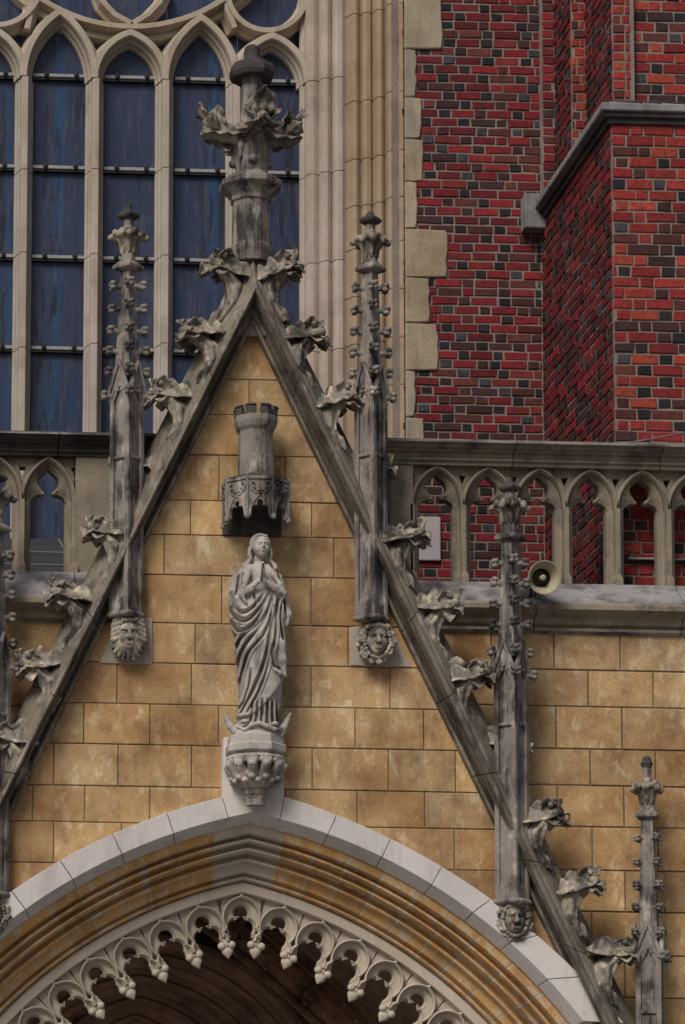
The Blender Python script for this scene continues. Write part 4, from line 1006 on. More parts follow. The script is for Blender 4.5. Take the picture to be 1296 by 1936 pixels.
# ================================================================== PINNACLES
def bud_mesh():
    S = Sdf((-6, -14, -14), (26, 14, 14), 1.1)
    S.cap((-8, 0, -3), (10, 0, 0), 7, 5, 2)
    for y, z in ((-6, 5), (6, 5), (-5, -5), (5, -5)): S.ell((14, y, z), (7, 5.4, 5.2), 1.2)
    S.ell((18, 0, 2), (5, 6, 4), 1.5); S.ell((10, 0, 7), (6, 4, 4), 1.5)
    return S.mesh('bud', PXM)
BUD = bud_mesh()
def leaf_ring_mesh():
    S = Sdf((-46, -46, -36), (46, 46, 24), 1.4)
    S.cap((0, 0, -34), (0, 0, 16), 11, 10, 3)
    for k in range(8):
        a = math.pi/4*k-math.pi/2; c, s = math.cos(a), math.sin(a); L = 31 if k % 2 == 0 else 25
        S.path([(c*9, s*9, -24), (c*16, s*16, -6), (c*L, s*L, -1)], [5, 5.5, 5], 3)
        S.ell((c*(L+2), s*(L+2), -4), (6.5, 6.5, 6), 1.5); S.ell((c*(L-6), s*(L-6), 7), (5.5, 5.5, 6), 1.5)
        t = a+.30; S.ell((math.cos(t)*(L-4), math.sin(t)*(L-4), 3), (5, 5, 6), 1.5); t = a-.30; S.ell((math.cos(t)*(L-4), math.sin(t)*(L-4), 3), (5, 5, 6), 1.5)
        S.path([(c*13, s*13, -32), (c*14, s*14, -16)], [2.5, 4], 2)
    return S.mesh('finial_leaves', PXM)
RING = leaf_ring_mesh()
def pinnacle(label, xt, xb, y, Y, rot=0., mat='grey', group=None, hd=31., shaft=True):
    """xt, xb: axis in the photo at tip and foot; y: levels in photo pixels"""
    s = SC(Y); X = (XX(xt, y['tip'], Y)+XX(xb, y['ledge'], Y))/2
    z = lambda v: ZZ(xt+(xb-xt)*(v-y['tip'])/(y['ledge']-y['tip']), v, Y)
    p = empty('pinnacle', Vector((X, Y, z(y['ledge']))), label, 'pinnacle', group); c = (X, Y)
    ra = -math.pi/2+rot
    mb = MB(); L = y['ledge']
    lathe(mb, c, [((hd-9)*s, z(L)), ((hd-5)*s, z(L-14)), ((hd-5)*s, z(y['gb']-12))], 4, ra)
    for k in range(4):
        a = ra+k*math.pi/2; q = (hd-5)*s
        lathe(mb, (c[0]+q*math.cos(a), c[1]+q*math.sin(a)), [(7*s, z(L-2)), (7*s, z(y['gb']))], 4, ra)
    lathe(mb, c, [((hd-3)*s, z(L)), (hd*s, z(L-3)), (hd*s, z(L-22)), ((hd-7)*s, z(L-40))], 4, ra)
    if y.get('mid'): lathe(mb, c, [((hd+1.5)*s, z(y['mid']+3)), ((hd+1.5)*s, z(y['mid']-3))], 4, ra)
    obj('shaft', mb, mat, p, bevel=.006)
    mb = MB(); lathe(mb, c, [((hd-2)*s, z(L+10)), ((hd+6)*s, z(L+7)), ((hd+7)*s, z(L+2)), ((hd+1)*s, z(L-3))], 4, ra); obj('ledge', mb, mat, p, bevel=.01)
    # gablets
    g0, g1 = z(y['gb']), z(y['gt']); hc, ha = (hd+4)*s, (hd*.72+3)*s
    for k in range(4):
        a = ra+k*math.pi/2; m = a+math.pi/4; b = a+math.pi/2
        pt = lambda an, r, zz: Vector((c[0]+r*math.cos(an), c[1]+r*math.sin(an), zz))
        A, B, T = pt(a, hc, g0), pt(b, hc, g0), pt(m, ha, g1+.01)
        mb = MB(); tube(mb, [A, T], [4.2*s, 3.6*s], 4); tube(mb, [B, T], [4.2*s, 3.6*s], 4)
        k_ = .94; A2, B2, T2 = [Vector((c[0]+(v.x-c[0])*k_, c[1]+(v.y-c[1])*k_, v.z)) for v in (A, B, T)]; C0 = Vector((c[0], c[1], g0+.05))
        mid = (A2+B2)/2; e1 = A2.lerp(mid, .45)-Vector((0, 0, 14*s)); e2 = B2.lerp(mid, .45)-Vector((0, 0, 14*s)); cu = A2.lerp(B2, .5)+Vector((0, 0, 12*s))
        mb.add([A2, e1, cu, e2, B2, T2, C0], [(0, 1, 5), (1, 2, 5), (2, 3, 5), (3, 4, 5), (0, 5, 6), (5, 4, 6)])
        mc = A2.lerp(B2, .5); tube(mb, [A2-Vector((0, 0, 16*s)), A2.lerp(mc, .35)+Vector((0, 0, 2*s)), mc+Vector((0, 0, 16*s)), B2.lerp(mc, .35)+Vector((0, 0, 2*s)), B2-Vector((0, 0, 16*s))], 1.8*s, 5)
        tr = A2.lerp(B2, .5)+Vector((0, 0, 8*s)); d = Vector((math.cos(m), math.sin(m), 0))
        for dx, dz in ((-5, -2), (5, -2), (0, 6)):
            q = tr+Vector((-math.sin(m), math.cos(m), 0))*dx*s+Vector((0, 0, dz*s)); tube(mb, [q-d*.02, q+d*.012], [4*s, 3*s], 7)
        obj('gablet', mb, mat, p)
    # spire
    st, sb = 15*s, (hd-6)*s; zt_, zb_ = z(y['plate']+8), z(y['gt']+28)
    mb = MB(); lathe(mb, c, [(sb, zb_), (st, zt_)], 4, ra); obj('spire', mb, mat, p, bevel=.008)
    rr = [(v, None) for v in y['rows']]
    for v in y['rows']+[y['gt']+16]:
        zz = z(v); f = (zz-zb_)/(zt_-zb_); rad = sb+(st-sb)*f
        for k in range(4):
            a = ra+k*math.pi/2; o = link('bud', BUD, mat, p); o.location = Vector((c[0]+rad*math.cos(a), c[1]+rad*math.sin(a), zz+rnd(-.006, .006)))-LOC[p]; o.rotation_euler = (rnd(-.2, .2), rnd(-.15, .15), a); bs_ = y.get('bs', .88); o.scale = (bs_, bs_, bs_)
    for k in range(4):
        a = ra+k*math.pi/2; o = link('bud', BUD, mat, p); o.location = Vector((c[0]+hc*.93*math.cos(a), c[1]+hc*.93*math.sin(a), g0-.005))-LOC[p]; o.rotation_euler = (0, 0, a); o.scale = (.8, .9, .9)
    f = y.get('fs', 1.)
    mb = MB(); pz = y['plate']
    lathe(mb, c, [(18*s*f, z(pz+9)), (30*s*f, z(pz+5)), (31*s*f, z(pz)), (27*s*f, z(pz-4)), (13*s*f, z(pz-14))], 4, ra); obj('cap_plate', mb, mat, p, bevel=.006)
    rz = y['ring']; mb = MB(); lathe(mb, c, [(15*s*f, z(pz-10)), (11*s*f, z(rz+25)), (11*s*f, z(rz+6)), (9.5*s*f, z(rz-14)), (9.5*s*f, z(y['knob']+6))], 8, ra+R_(22.5)); obj('neck', mb, mat, p)
    o = link('finial_leaves', RING, 'grey_light', p); o.location = Vector((c[0], c[1], z(rz)))-LOC[p]; o.rotation_euler = (0, 0, rot); o.scale = (f, f, f)
    kz = y['knob']; mb = MB(); kw = y.get('kw', 22)*f
    lathe(mb, c, [(9*s*f, z(kz+11)), (kw*s, z(kz+5)), ((kw+2)*s, z(kz)), (kw*.9*s, z(kz-4)), (9*s*f, z(kz-9)), (8*s*f, z(y['tip']+3)), (6*s*f, z(y['tip']))], 4 if kw > 14 else 8, ra); obj('knob', mb, 'dark', p, bevel=.012)
    return p
G_ = 'diagonally set stone pinnacles with rows of little crockets'
random.seed(41)
pinnacle('grey stone pinnacle standing on the bearded mask, inner left of the gable', 237, 245, dict(tip=386, knob=407, ring=447, plate=505, rows=[541, 584, 627, 665], gt=688, gb=748, ledge=1160, mid=868), -.135, group=G_)
pinnacle('grey stone pinnacle standing on the leaf-ringed sad mask, inner right of the gable', 691, 712, dict(tip=400, knob=416, ring=456, plate=508, rows=[545, 586, 627, 668], gt=692, gb=750, ledge=1167, mid=864), -.135, group=G_, hd=30)
pinnacle('tall grey pinnacle beside the loudspeaker, standing on the open-mouthed mask', 963, 970, dict(tip=903, knob=922, ring=958, plate=1016, rows=[1064, 1102, 1141, 1180], gt=1216, gb=1275, ledge=1702, mid=1372), -.135, group=G_)
pinnacle('half-hidden grey pinnacle at the left picture edge, twin of the one by the loudspeaker', -10, -13, dict(tip=882, knob=903, ring=941, plate=1000, rows=[1048, 1087, 1125, 1165], gt=1200, gb=1260, ledge=1688, mid=1352), -.135, group=G_)
pinnacle('small slender pinnacle before plain ashlar at lower right, topped by a thin cross knob', 1219, 1236, dict(tip=1430, knob=1443, ring=1490, plate=1541, rows=[1585, 1630, 1674, 1717], gt=1748, gb=1808, ledge=2120, mid=1915, kw=11, fs=.92, bs=.66), -.02, rot=.42, group=G_, hd=31)

# ================================================================== MASKS
def mask_mesh(kind):
    r = random.Random(kind*7+1); S = Sdf((-44, -36, -52), (44, 14, 50), 1.); j = lambda s: r.uniform(-s, s)
    S.ell((0, 4, -2), (33, 12, 40), 4)
    S.ell((0, -8, 0), (18, 17, 27), 4); S.ell((0, -13, 12), (15, 11, 11), 4); S.ell((0, -15, -18), (8, 9, 9), 4)
    for s in (-1, 1):
        S.ell((s*11, -13, -4), (7.5, 8, 9), 3.5); S.ell((s*8.5, -24, 3.5), (6, 6.5, 4), 2, mode='sub'); S.ell((s*8.5, -19, 3), (4.4, 4, 3.1), 1)
        S.cap((s*2.5, -24.5, 9), (s*13, -21, 8+(-2 if kind else 1)), 2.6, 2.2, 2)
        S.cap((s*4, -24, -6), (s*9, -21, -14), 1.3, 1., 1.5, 'sub')
    S.cap((0, -23, 8), (0, -29, -6), 2.6, 4.2, 1.8); S.ell((-3.4, -26, -6.5), (2.6, 3, 2.4), 1.2); S.ell((3.4, -26, -6.5), (2.6, 3, 2.4), 1.2)
    if kind == 2: S.ell((0, -26, -14), (7, 6, 3.6), 1.2, mode='sub'); S.cap((-6, -24, -18), (6, -24, -18), 2., 2., 1.5)
    else: S.cap((-6, -25, -13), (6, -25, -13), 1.8, 1.8, 1.2); S.cap((-7, -26.5, -14.6), (7, -26.5, -14.6), .9, .9, .8, 'sub'); S.cap((-5, -24.5, -16.5), (5, -24.5, -16.5), 2.2, 2.2, 1.2)
    if kind == 0:
        for k in range(9):
            a = R_(205+130*k/8); L = 37+j(2); S.cap((14*math.cos(a), -12, -6+15*math.sin(a)), (L*.86*math.cos(a), -6+j(2), -4+L*math.sin(a)), 6.5, 3.2, 1.6, sy=1.2); S.cap((20*math.cos(a), -19, -6+22*math.sin(a)), (L*.8*math.cos(a), -12, -4+L*math.sin(a)), 1.2, 1.2, 1, 'sub')
        for s in (-1, 1):
            for k in range(5): zz = 26-k*9; S.path([(s*(14+k*1.2), -12, zz+5), (s*(24+k), -8, zz+1), (s*30, -4, zz-9)], [4.5, 4.5, 3], 1.6)
            S.path([(s*3, -20, 27), (s*10, -19, 27), (s*15, -15, 20)], [4, 4, 3], 1.4); S.path([(s*3, -16, 33), (s*14, -14, 32), (s*22, -9, 24)], [4, 4, 3], 1.4)
    else:
        for k in range(30):
            a = R_(k*12+j(4)); L = 29+j(3); b = (L*1.02*math.cos(a), -8+j(4), -3+L*1.22*math.sin(a)); S.ell(b, (5.5+j(1.4), 5, 5+j(1.4)), 1.2, (j(40), j(40), j(40)))
            a += .1; S.ell((23*math.cos(a), -13+j(2), -2+30*math.sin(a)), (3.8, 4, 3.8), 1.2)
            if k % 2: S.ell((b[0], b[1]-5, b[2]), (2.2, 2, 2.2), .8, mode='sub')
        S.path([(-14, -17, 22), (0, -21, 25), (14, -17, 22)], [4, 4.5, 4], 2)
    return S.mesh('mask_face', PXM)
def mask(x, y, kind, label, plate, sc=1.):
    t = empty('mask_corbel', P(x, y+40, 0), label, 'mask', 'carved face corbels under the pinnacles')
    o = link('mask_face', mask_mesh(kind), 'grey_light', t); o.location = P(x, y, -.10)-LOC[t]; o.scale = (sc, 1.1, sc)
    if plate:
        mb = MB(); stone_block(mb, [(XX(a, b), ZZ(a, b)) for a, b in plate], -.012, .003, .08, .006, 0, .03, .02); obj('backing_stone', mb, 'jamb', t, bevel=.003)
mask(243, 1204, 0, 'carved face with leafy beard on a pale block under the inner left pinnacle', [(186, 1255), (289, 1256), (289, 1168), (228, 1166)], 1.04)
mask(711, 1212, 1, 'carved sad face ringed by leaves on a pale block under the inner right pinnacle', [(662, 1185), (662, 1259), (778, 1262), (740, 1180)], 1.04)
mask(971, 1738, 2, 'carved open-mouthed face ringed by leaves on the white hood of the arch', None, 1.0)
mask(-16, 1728, 1, 'carved leaf-ringed mask cut off by the left picture edge on the white hood', None, 1.0)

# ================================================================== CANOPY OVER THE STATUE
YC = -.27; sc_ = SC(YC); cx_ = XX(484, 900, YC)
can = empty('statue_canopy', Vector((cx_, YC, ZZ(484, 960, YC))), 'grey traceried stone canopy with a little crenellated turret above the statue', 'canopy')
ap = 58*sc_; RO = ap/math.cos(R_(22.5)); zb_ = ZZ(493, 974, YC-ap); zt_ = ZZ(493, 899, YC-ap); H = zt_-zb_; fw = 2*ap*math.tan(R_(22.5)); u = fw/49.
def face_at(k):
    a = -math.pi/2+k*math.pi/4; n = Vector((math.cos(a), math.sin(a), 0)); t = Vector((-n.y, n.x, 0)); return n, t
def map_face(src, dst, k, extra=0.):
    n, t = face_at(k); o = Vector((cx_, YC, zb_)); base = len(dst.v)
    dst.v += [tuple(o+t*x+n*(ap+extra-y)+Vector((0, 0, z))) for x, y, z in src.v]; dst.f += [tuple(i+base for i in f) for f in src.f]; dst.t += src.t
hole = [(16.5, 0), (16.5, 8)]+[(9+7.5*math.cos(R_(a)), 13+8*math.sin(R_(a))) for a in (-20, 10, 40, 70, 100)]+[(6*math.cos(R_(a)), 25+7*math.sin(R_(a))) for a in (-40, -10, 20, 50, 80)]+[(0, 34)]
hole = [(x*u, q*u) for x, q in hole]; hole = hole+[(-x, q) for x, q in hole[-2::-1]]
tmp = MB(); prism(tmp, [(-fw/2, 0), (-fw/2, H), (fw/2, H), (fw/2, 0)]+hole, .0, .03)
sweep(tmp, arc_head(-20*u, 20*u, 2*u, 42*u, 9), [(2.4*u, .01), (2*u, -.012), (-2*u, -.012), (-2.4*u, .01)], 0)
for s in (-1, 1):
    sweep(tmp, [(s*23*u, H-10*u), (s*17*u, 52*u), (s*8*u, 44*u), (0, 41*u)], [(2*u, .01), (1.6*u, -.012), (-1.6*u, -.012), (-2*u, .01)], 0)
    for q, w in ((54, 19), (64, 21), (48, 11)): lathe(tmp, (s*(w-7)*u, -.012), [(.001, (q-3.6)*u), (3.4*u, q*u), (.001, (q+3.6)*u)], 6)
sweep(tmp, [(-fw/2, H-3*u), (fw/2, H-3*u)], [(3*u, .01), (3*u, -.014), (-3*u, -.014), (-3*u, .01)], 0)
for k in (-2, -1, 0, 1, 2):
    mb = MB(); map_face(tmp, mb, k); obj('canopy_face', mb, 'grey', can)
for k in range(-3, 3):
    a = -math.pi/2+(k+.5)*math.pi/4; x, y = cx_+RO*math.cos(a), YC+RO*math.sin(a); mb = MB()
    lathe(mb, (x, y), [(1.5*u, zb_-7*u), (5.5*u, zb_-5*u), (6.5*u, zb_-1*u), (4*u, zb_+3*u), (3.2*u, zb_+8*u), (3.2*u, zt_-4*u), (4.5*u, zt_), (2*u, zt_+5*u)], 8); obj('corner_shaft', mb, 'grey', can, bevel=.004)
mb = MB(); r8 = R_(22.5)-math.pi/2
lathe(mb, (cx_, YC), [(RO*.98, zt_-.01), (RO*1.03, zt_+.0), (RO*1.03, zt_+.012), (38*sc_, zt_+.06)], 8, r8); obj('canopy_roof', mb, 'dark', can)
mb = MB(); lathe(mb, (cx_, YC), [(RO*.90, zb_+H*.50), (RO*.9, zt_-.012)], 8, r8); obj('canopy_soffit', mb, 'dark', can)  # dark tone paints the shade inside the canopy
mb = MB(); box(mb, cx_-56*sc_, cx_+56*sc_, -.03, .02, zb_-.06, zt_-.02); obj('canopy_shade_back', mb, 'dark', can)  # dark slab added to imitate the shaded inside of the canopy
mb = MB(); lathe(mb, (cx_, YC), [(35*sc_, zt_+.03), (34.5*sc_, ZZ(484, 868, YC)), (33.5*sc_, ZZ(484, 866, YC)), (33.5*sc_, ZZ(484, 819, YC)), (39*sc_, ZZ(484, 812, YC)), (42.5*sc_, ZZ(484, 802, YC)), (42.5*sc_, ZZ(484, 791, YC))], 8, r8)
tur = obj('turret', mb, 'grey', can, bevel=.005)
zc0, zc1 = ZZ(484, 792, YC), ZZ(484, 776, YC)
for k in range(8):
    a0 = r8+k*math.pi/4; mb = MB(); r1, r2 = 42.5*sc_, 33*sc_
    for f0, f1 in ((-.37, .37),):
        c1 = Vector((math.cos(a0), math.sin(a0), 0)); pts = []
        for f, r in ((f0, r1), (0, r1), (f1, r1), (f1, r2), (0, r2), (f0, r2)):
            nx = Vector((math.cos(a0+math.copysign(math.pi/4, f)), math.sin(a0+math.copysign(math.pi/4, f)), 0)); v = c1.lerp(nx, abs(f))*r; pts.append((cx_+v.x, YC+v.y))
        n = 6; mb.add([(x, y, zc0) for x, y in pts]+[(x, y, zc1) for x, y in pts], [(i, (i+1) % n, n+(i+1) % n, n+i) for i in range(n)]+[(0, 1, 2, 3, 4, 5), (11, 10, 9, 8, 7, 6)])
        e = 1.07; pts2 = [(cx_+(x-cx_)*e, YC+(y-YC)*e) for x, y in pts]; mb.add([(x, y, zc1) for x, y in pts2]+[(x, y, zc1+4*sc_) for x, y in pts], [(i, (i+1) % n, n+(i+1) % n, n+i) for i in range(n)]+[(0, 1, 2, 3, 4, 5), (11, 10, 9, 8, 7, 6)])
    obj('merlon', mb, 'dark', tur, bevel=.004)

# ================================================================== CORBEL UNDER THE STATUE
YK = -.26; sk = SC(YK); xk = XX(484, 1420, YK); kz = lambda v: ZZ(484, v, YK-.2)
cor = empty('statue_corbel', Vector((xk, YK, kz(1500))), 'pale leaf-carved corbel with polygonal plinth carrying the statue', 'corbel')
q = 1/math.cos(R_(22.5)); mb = MB()
lathe(mb, (xk, YK), [(46*sk*q, kz(1424)), (54*sk*q, kz(1418)), (54*sk*q, kz(1405)), (50.5*sk*q, kz(1403)), (50*sk*q, kz(1388)), (44*sk*q, kz(1384))], 8, r8); obj('plinth', mb, 'statue', cor, bevel=.005)
mb = MB(); lathe(mb, (xk, YK), [(44*sk, kz(1438)), (52*sk, kz(1434)), (55*sk, kz(1430)), (53*sk, kz(1425)), (44*sk, kz(1422))], 28); smooth_by_angle(obj('ring', mb, 'statue', cor))
S = Sdf((-64, -64, -64), (64, 64, 30), 1.5)
S.path([(0, 0, 26), (0, 0, 0), (0, 0, -24), (0, 0, -60)], [38, 32, 20, 17], 8)
for k in range(12):
    a = 2*math.pi*k/12+.26; c, s = math.cos(a), math.sin(a); R1 = 50
    S.path([(c*22, s*22, -28), (c*36, s*36, -8), (c*R1, s*R1, 8)], [7, 9, 9], 3)
    for d, zz in ((-.16, 16), (0, 21), (.16, 16)): S.ell((math.cos(a+d)*(R1-1), math.sin(a+d)*(R1-1), zz), (6, 6, 6.5), 1.5)
    S.cap((c*56, s*56, 0), (c*55, s*55, 26), 1.8, 1.4, 1.2, 'sub'); b = a+math.pi/12; S.cap((math.cos(b)*46, math.sin(b)*46, -10), (math.cos(b)*56, math.sin(b)*56, 26), 3.2, 3.6, 1.5, 'sub')
for k in range(10):
    a = 2*math.pi*k/10; c, s = math.cos(a), math.sin(a)
    for d in (-.3, 0, .3): S.ell((math.cos(a+d)*(44-abs(d)*10), math.sin(a+d)*(44-abs(d)*10), -16-abs(d)*18), (6.5, 6.5, 5), 1.5)
o = link('leaf_bell', S.mesh('leaf_bell', PXM), 'statue', cor); o.location = Vector((xk, YK, kz(1452)))-LOC[cor]
mb = MB(); lathe(mb, (xk, YK), [(16*sk, kz(1500)), (22*sk, kz(1497)), (24*sk, kz(1490)), (21*sk, kz(1485)), (16*sk, kz(1482))], 24); smooth_by_angle(obj('ring', mb, 'statue', cor))
S = Sdf((-26, -26, -22), (26, 26, 12), 1.2); S.ell((0, 0, 0), (15, 15, 16), 2)
for k in range(9):
    a = 2*math.pi*k/9
    for rr, zz, e in ((15, 2, 5), (11, -9, 5), (4, -16, 4.5)): S.ell((rr*math.cos(a+rr), rr*math.sin(a+rr), zz), (e, e, e), 1.2)
o = link('bud', S.mesh('bud', PXM), 'statue', cor); o.location = Vector((xk, YK, kz(1503)))-LOC[cor]

# ================================================================== LOUDSPEAKER
hp = P(1028, 1092, -.12); hd_ = empty('horn_loudspeaker', P(1030, 1128, -.05), 'round cream horn loudspeaker fixed in front of the right parapet beside the pinnacle', 'loudspeaker')
ax = Vector((.10, -1, -.18)).normalized(); qr = Vector((0, 0, 1)).rotation_difference(ax).to_matrix()
def turned(name, prof, mat, parent, n=32, sm=True):
    mb = MB(); V = []; F = []
    for r, z in prof:
        for i in range(n): a = 2*math.pi*i/n; V.append(hp+qr @ Vector((r*math.cos(a), r*math.sin(a), z)))
    for k in range(len(prof)-1):
        for i in range(n): j = (i+1) % n; F.append((k*n+i, k*n+j, k*n+n+j, k*n+n+i))
    F += [tuple(range(n))[::-1], tuple((len(prof)-1)*n+i for i in range(n))]
    mb.add(V, F); return smooth_by_angle(obj(name, mb, mat, parent), 50)
rr = .166
turned('horn_bell', [(.035, -.20), (.045, -.19), (.06, -.14), (.09, -.07), (.125, -.015), (rr-.012, .018), (rr-.004, .02), (rr, .026), (rr-.002, .034), (rr-.01, .034), (rr-.018, .024), (.135, .0), (.10, -.05), (.075, -.10), (.06, -.16), (.01, -.165)], 'horn', hd_)
turned('throat', [(.078, -.112), (.095, -.068), (.090, -.066), (.06, -.12), (.03, -.155)], 'horn_dark', hd_)
turned('reflex_cone', [(.020, -.16), (.024, -.06), (.029, -.02), (.029, -.005), (.024, .003), (.012, .006)], 'horn', hd_, 20)
turned('driver', [(.05, -.32), (.062, -.31), (.062, -.22), (.05, -.20), (.03, -.19)], 'horn', hd_, 20)
mb = MB(); b0 = hp+qr @ Vector((0, 0, -.24)); tube(mb, [b0+Vector((-.03, 0, -.05)), b0+Vector((-.03, .05, -.15)), b0+Vector((-.03, .32, -.17))], .016, 6); obj('bracket', mb, 'iron', hd_)
mb = MB(); b1 = b0+Vector((-.03, .30, -.17)); tube(mb, [b0+Vector((0, .02, .0)), b0+Vector((.03, .10, -.12)), b0+Vector((.0, .2, -.24)), b1+Vector((.02, .02, -.10)), b1+Vector((.10, .04, -.13)), b1+Vector((.5, .05, -.12))], .007, 6); obj('speaker_lead', mb, 'iron', hd_, smooth=True)
# ================================================================== STATUE (drawn in photo pixels about x=485, foot y=1388)
def statue():
    S = Sdf((-68, -52, -8), (72, 44, 396), 1.15); PXc, PY0 = 485., 1388.
    T = lambda x, y, d=0.: (x-PXc, d, PY0-y)
    prof = np.array([  # photo y, left x, right x, half depth
        (1392, 440, 540, 34), (1375, 446, 535, 36), (1358, 445, 536, 35), (1340, 449, 537, 35), (1310, 451, 538, 36), (1270, 446, 541, 37), (1230, 442, 543, 37), (1206, 443, 543, 36),
        (1180, 434, 543, 36), (1160, 431, 545, 36), (1130, 430, 544, 35), (1100, 431, 541, 33), (1085, 436, 536, 31), (1074, 442, 528, 27), (1068, 452, 519, 22), (1062, 466, 509, 16), (1058, 476, 503, 11)])
    zz = PY0-prof[:, 0]; o = np.argsort(zz); zz = zz[o]; L = prof[o, 1]-PXc; Rr = prof[o, 2]-PXc; B = prof[o, 3]
    Z = S.ax[2]; cx = np.interp(Z, zz, (L+Rr)/2); a = np.interp(Z, zz, (Rr-L)/2); b = np.interp(Z, zz, B)
    ker = np.ones(9)/9; sm = lambda v: np.convolve(np.pad(v, 4, 'edge'), ker, 'valid'); cx, a, b = sm(cx), sm(a), sm(b)
    X, Y, ZZ_ = S.ax[0][:, None, None], S.ax[1][None, :, None], Z[None, None, :]
    e = (np.abs((X-cx)/a)**2.3+np.abs(Y/b)**2.3)**(1/2.3); d = (e-1)*np.minimum(a, b)*.9
    d = np.maximum(d, ZZ_-(PY0-1052)); S.D = np.minimum(S.D, d.astype(np.float32))
    front = np.clip((8-S.ax[1])/20, 0, 1)[None, :, None]
    def fold(pts, w, amp):
        pts = [T(*p) for p in pts]; q = None
        sub = []
        for i in range(len(pts)-1):                         # smooth the polyline
            p0 = pts[max(i-1, 0)]; p1 = pts[i]; p2 = pts[i+1]; p3 = pts[min(i+2, len(pts)-1)]
            for t in np.linspace(0, 1, 7)[:-1]:
                sub.append([.5*(2*p1[k]+(p2[k]-p0[k])*t+(2*p0[k]-5*p1[k]+4*p2[k]-p3[k])*t*t+(-p0[k]+3*p1[k]-3*p2[k]+p3[k])*t**3) for k in (0, 2)])
        sub.append([pts[-1][0], pts[-1][2]]); sub = np.array(sub)
        x, z = S.ax[0][:, None], Z[None, :]; best = np.full((len(S.ax[0]), len(Z)), 1e9, np.float32); par = np.zeros_like(best); n = len(sub)-1
        for i in range(n):
            p, r = sub[i], sub[i+1]; v = r-p; t = np.clip(((x-p[0])*v[0]+(z-p[1])*v[1])/(v@v+1e-9), 0, 1)
            dd = (x-p[0]-t*v[0])**2+(z-p[1]-t*v[1])**2; m = dd < best; best = np.where(m, dd, best); par = np.where(m, (i+t)/n, par)
        dist = np.sqrt(best); taper = np.clip(np.minimum(par, 1-par)*6+.25, 0, 1)
        g = 1.3*amp*taper*(np.exp(-(dist/w)**2)-.42*np.exp(-((dist-w*1.7)/(w*.9))**2))
        S.D += (g[:, None, :]*front).astype(np.float32)
    for pts, w, am in (                                       # deep folds of the mantle gathered up under the right arm
        ([(433, 1120), (438, 1146), (452, 1160), (474, 1150), (496, 1124)], 3.4, 6.5), ([(432, 1150), (443, 1172), (464, 1174), (486, 1152), (504, 1124)], 3.4, 7.5),
        ([(434, 1174), (447, 1194), (470, 1186), (492, 1156), (507, 1128)], 3.2, 7), ([(444, 1226), (452, 1206), (478, 1188), (498, 1160), (511, 1130)], 3.2, 6.5),
        ([(446, 1276), (450, 1240), (466, 1212), (494, 1178), (512, 1134)], 3.2, 6), ([(448, 1312), (454, 1270), (466, 1236), (498, 1196), (514, 1136)], 2.8, 5),
        ([(452, 1350), (470, 1316), (490, 1272), (503, 1226), (513, 1150)], 3.6, 7), ([(462, 1352), (484, 1312), (502, 1262), (510, 1216), (516, 1150)], 2.6, 5),
        ([(440, 1352), (456, 1330), (466, 1300), (470, 1270)], 2.4, 4.5), ([(516, 1216), (512, 1240), (516, 1262), (526, 1270)], 3.2, 6.5), ([(524, 1130), (520, 1160), (518, 1200), (514, 1225)], 3.4, 7),
        ([(531, 1140), (528, 1170), (534, 1205), (539, 1250)], 2.4, 4.5), ([(536, 1130), (540, 1150), (543, 1170)], 2.6, 5), ([(448, 1084), (444, 1110), (440, 1128)], 3., 3.5), ([(456, 1080), (453, 1096), (452, 1108)], 2.4, 3),
        ([(525, 1082), (530, 1096), (535, 1112)], 2.6, 3.5), ([(472, 1122), (478, 1140), (474, 1150)], 2.6, 4)):
        fold(pts, w, am)
    # the mantle's hem: the skirt below it lies deeper
    hem = np.array([(420, 1358), (437, 1360), (462, 1359), (478, 1352), (498, 1334), (516, 1314), (530, 1296), (541, 1282), (560, 1262)], float)
    xs = S.ax[0]; hz = np.interp(xs, hem[:, 0]-PXc, PY0-hem[:, 1]); hz = np.convolve(np.pad(hz, 3, 'edge'), np.ones(7)/7, 'valid')
    below = 1/(1+np.exp(np.clip((Z[None, :]-hz[:, None])/.7, -40, 40))); S.D += (7.5*below[:, None, :]*front).astype(np.float32)
    for x0, x1, w, am in ((482, 478, 2.6, 5), (492, 490, 2.8, 6), (503, 503, 3, 7), (513, 515, 3, 7.5), (523, 527, 2.6, 5), (472, 468, 2.4, 4), (531, 534, 2, 4)): fold([(x0, 1328), (x0, 1352), (x1, 1380)], w, am)
    # falling corner of the mantle on the right
    S.path([T(533, 1218, -30), T(535, 1250, -31), T(539, 1278, -27)], [6, 5, 2.5], 8); S.path([T(517, 1268, -34), T(528, 1276, -33), T(540, 1281, -27)], [3, 3, 2.5], 3)
    S.path([T(546, 1140, -12), T(548, 1160, -14), T(545, 1178, -14)], [6, 5, 2.5], 7)
    # opening of the mantle over the breast
    S.ell(T(487, 1090, -33), (17, 8, 30), 5, (0, 6, 0), 'sub'); S.ell(T(487, 1092, -18), (24, 14, 34), 5)
    S.path([T(470, 1068, -22), T(464, 1090, -33), T(454, 1112, -37), T(450, 1128, -36), T(458, 1142, -38)], [3.5, 4.5, 5, 5, 3], 3)
    S.path([T(505, 1068, -22), T(514, 1088, -32), T(527, 1106, -36), T(537, 1122, -33)], [3.5, 4, 4.5, 4], 3)
    S.path([T(470, 1067, -20), T(487, 1073, -24), T(505, 1067, -20)], [2.4, 2.6, 2.4], 2)
    # sleeves and forearms rising to the joined hands
    S.path([T(455, 1127, -30), T(467, 1116, -38), T(481, 1103, -45)], [9.5, 7.5, 5], 2.5); S.path([T(532, 1124, -28), T(516, 1114, -38), T(499, 1104, -45)], [9.5, 7.5, 5], 2.5)
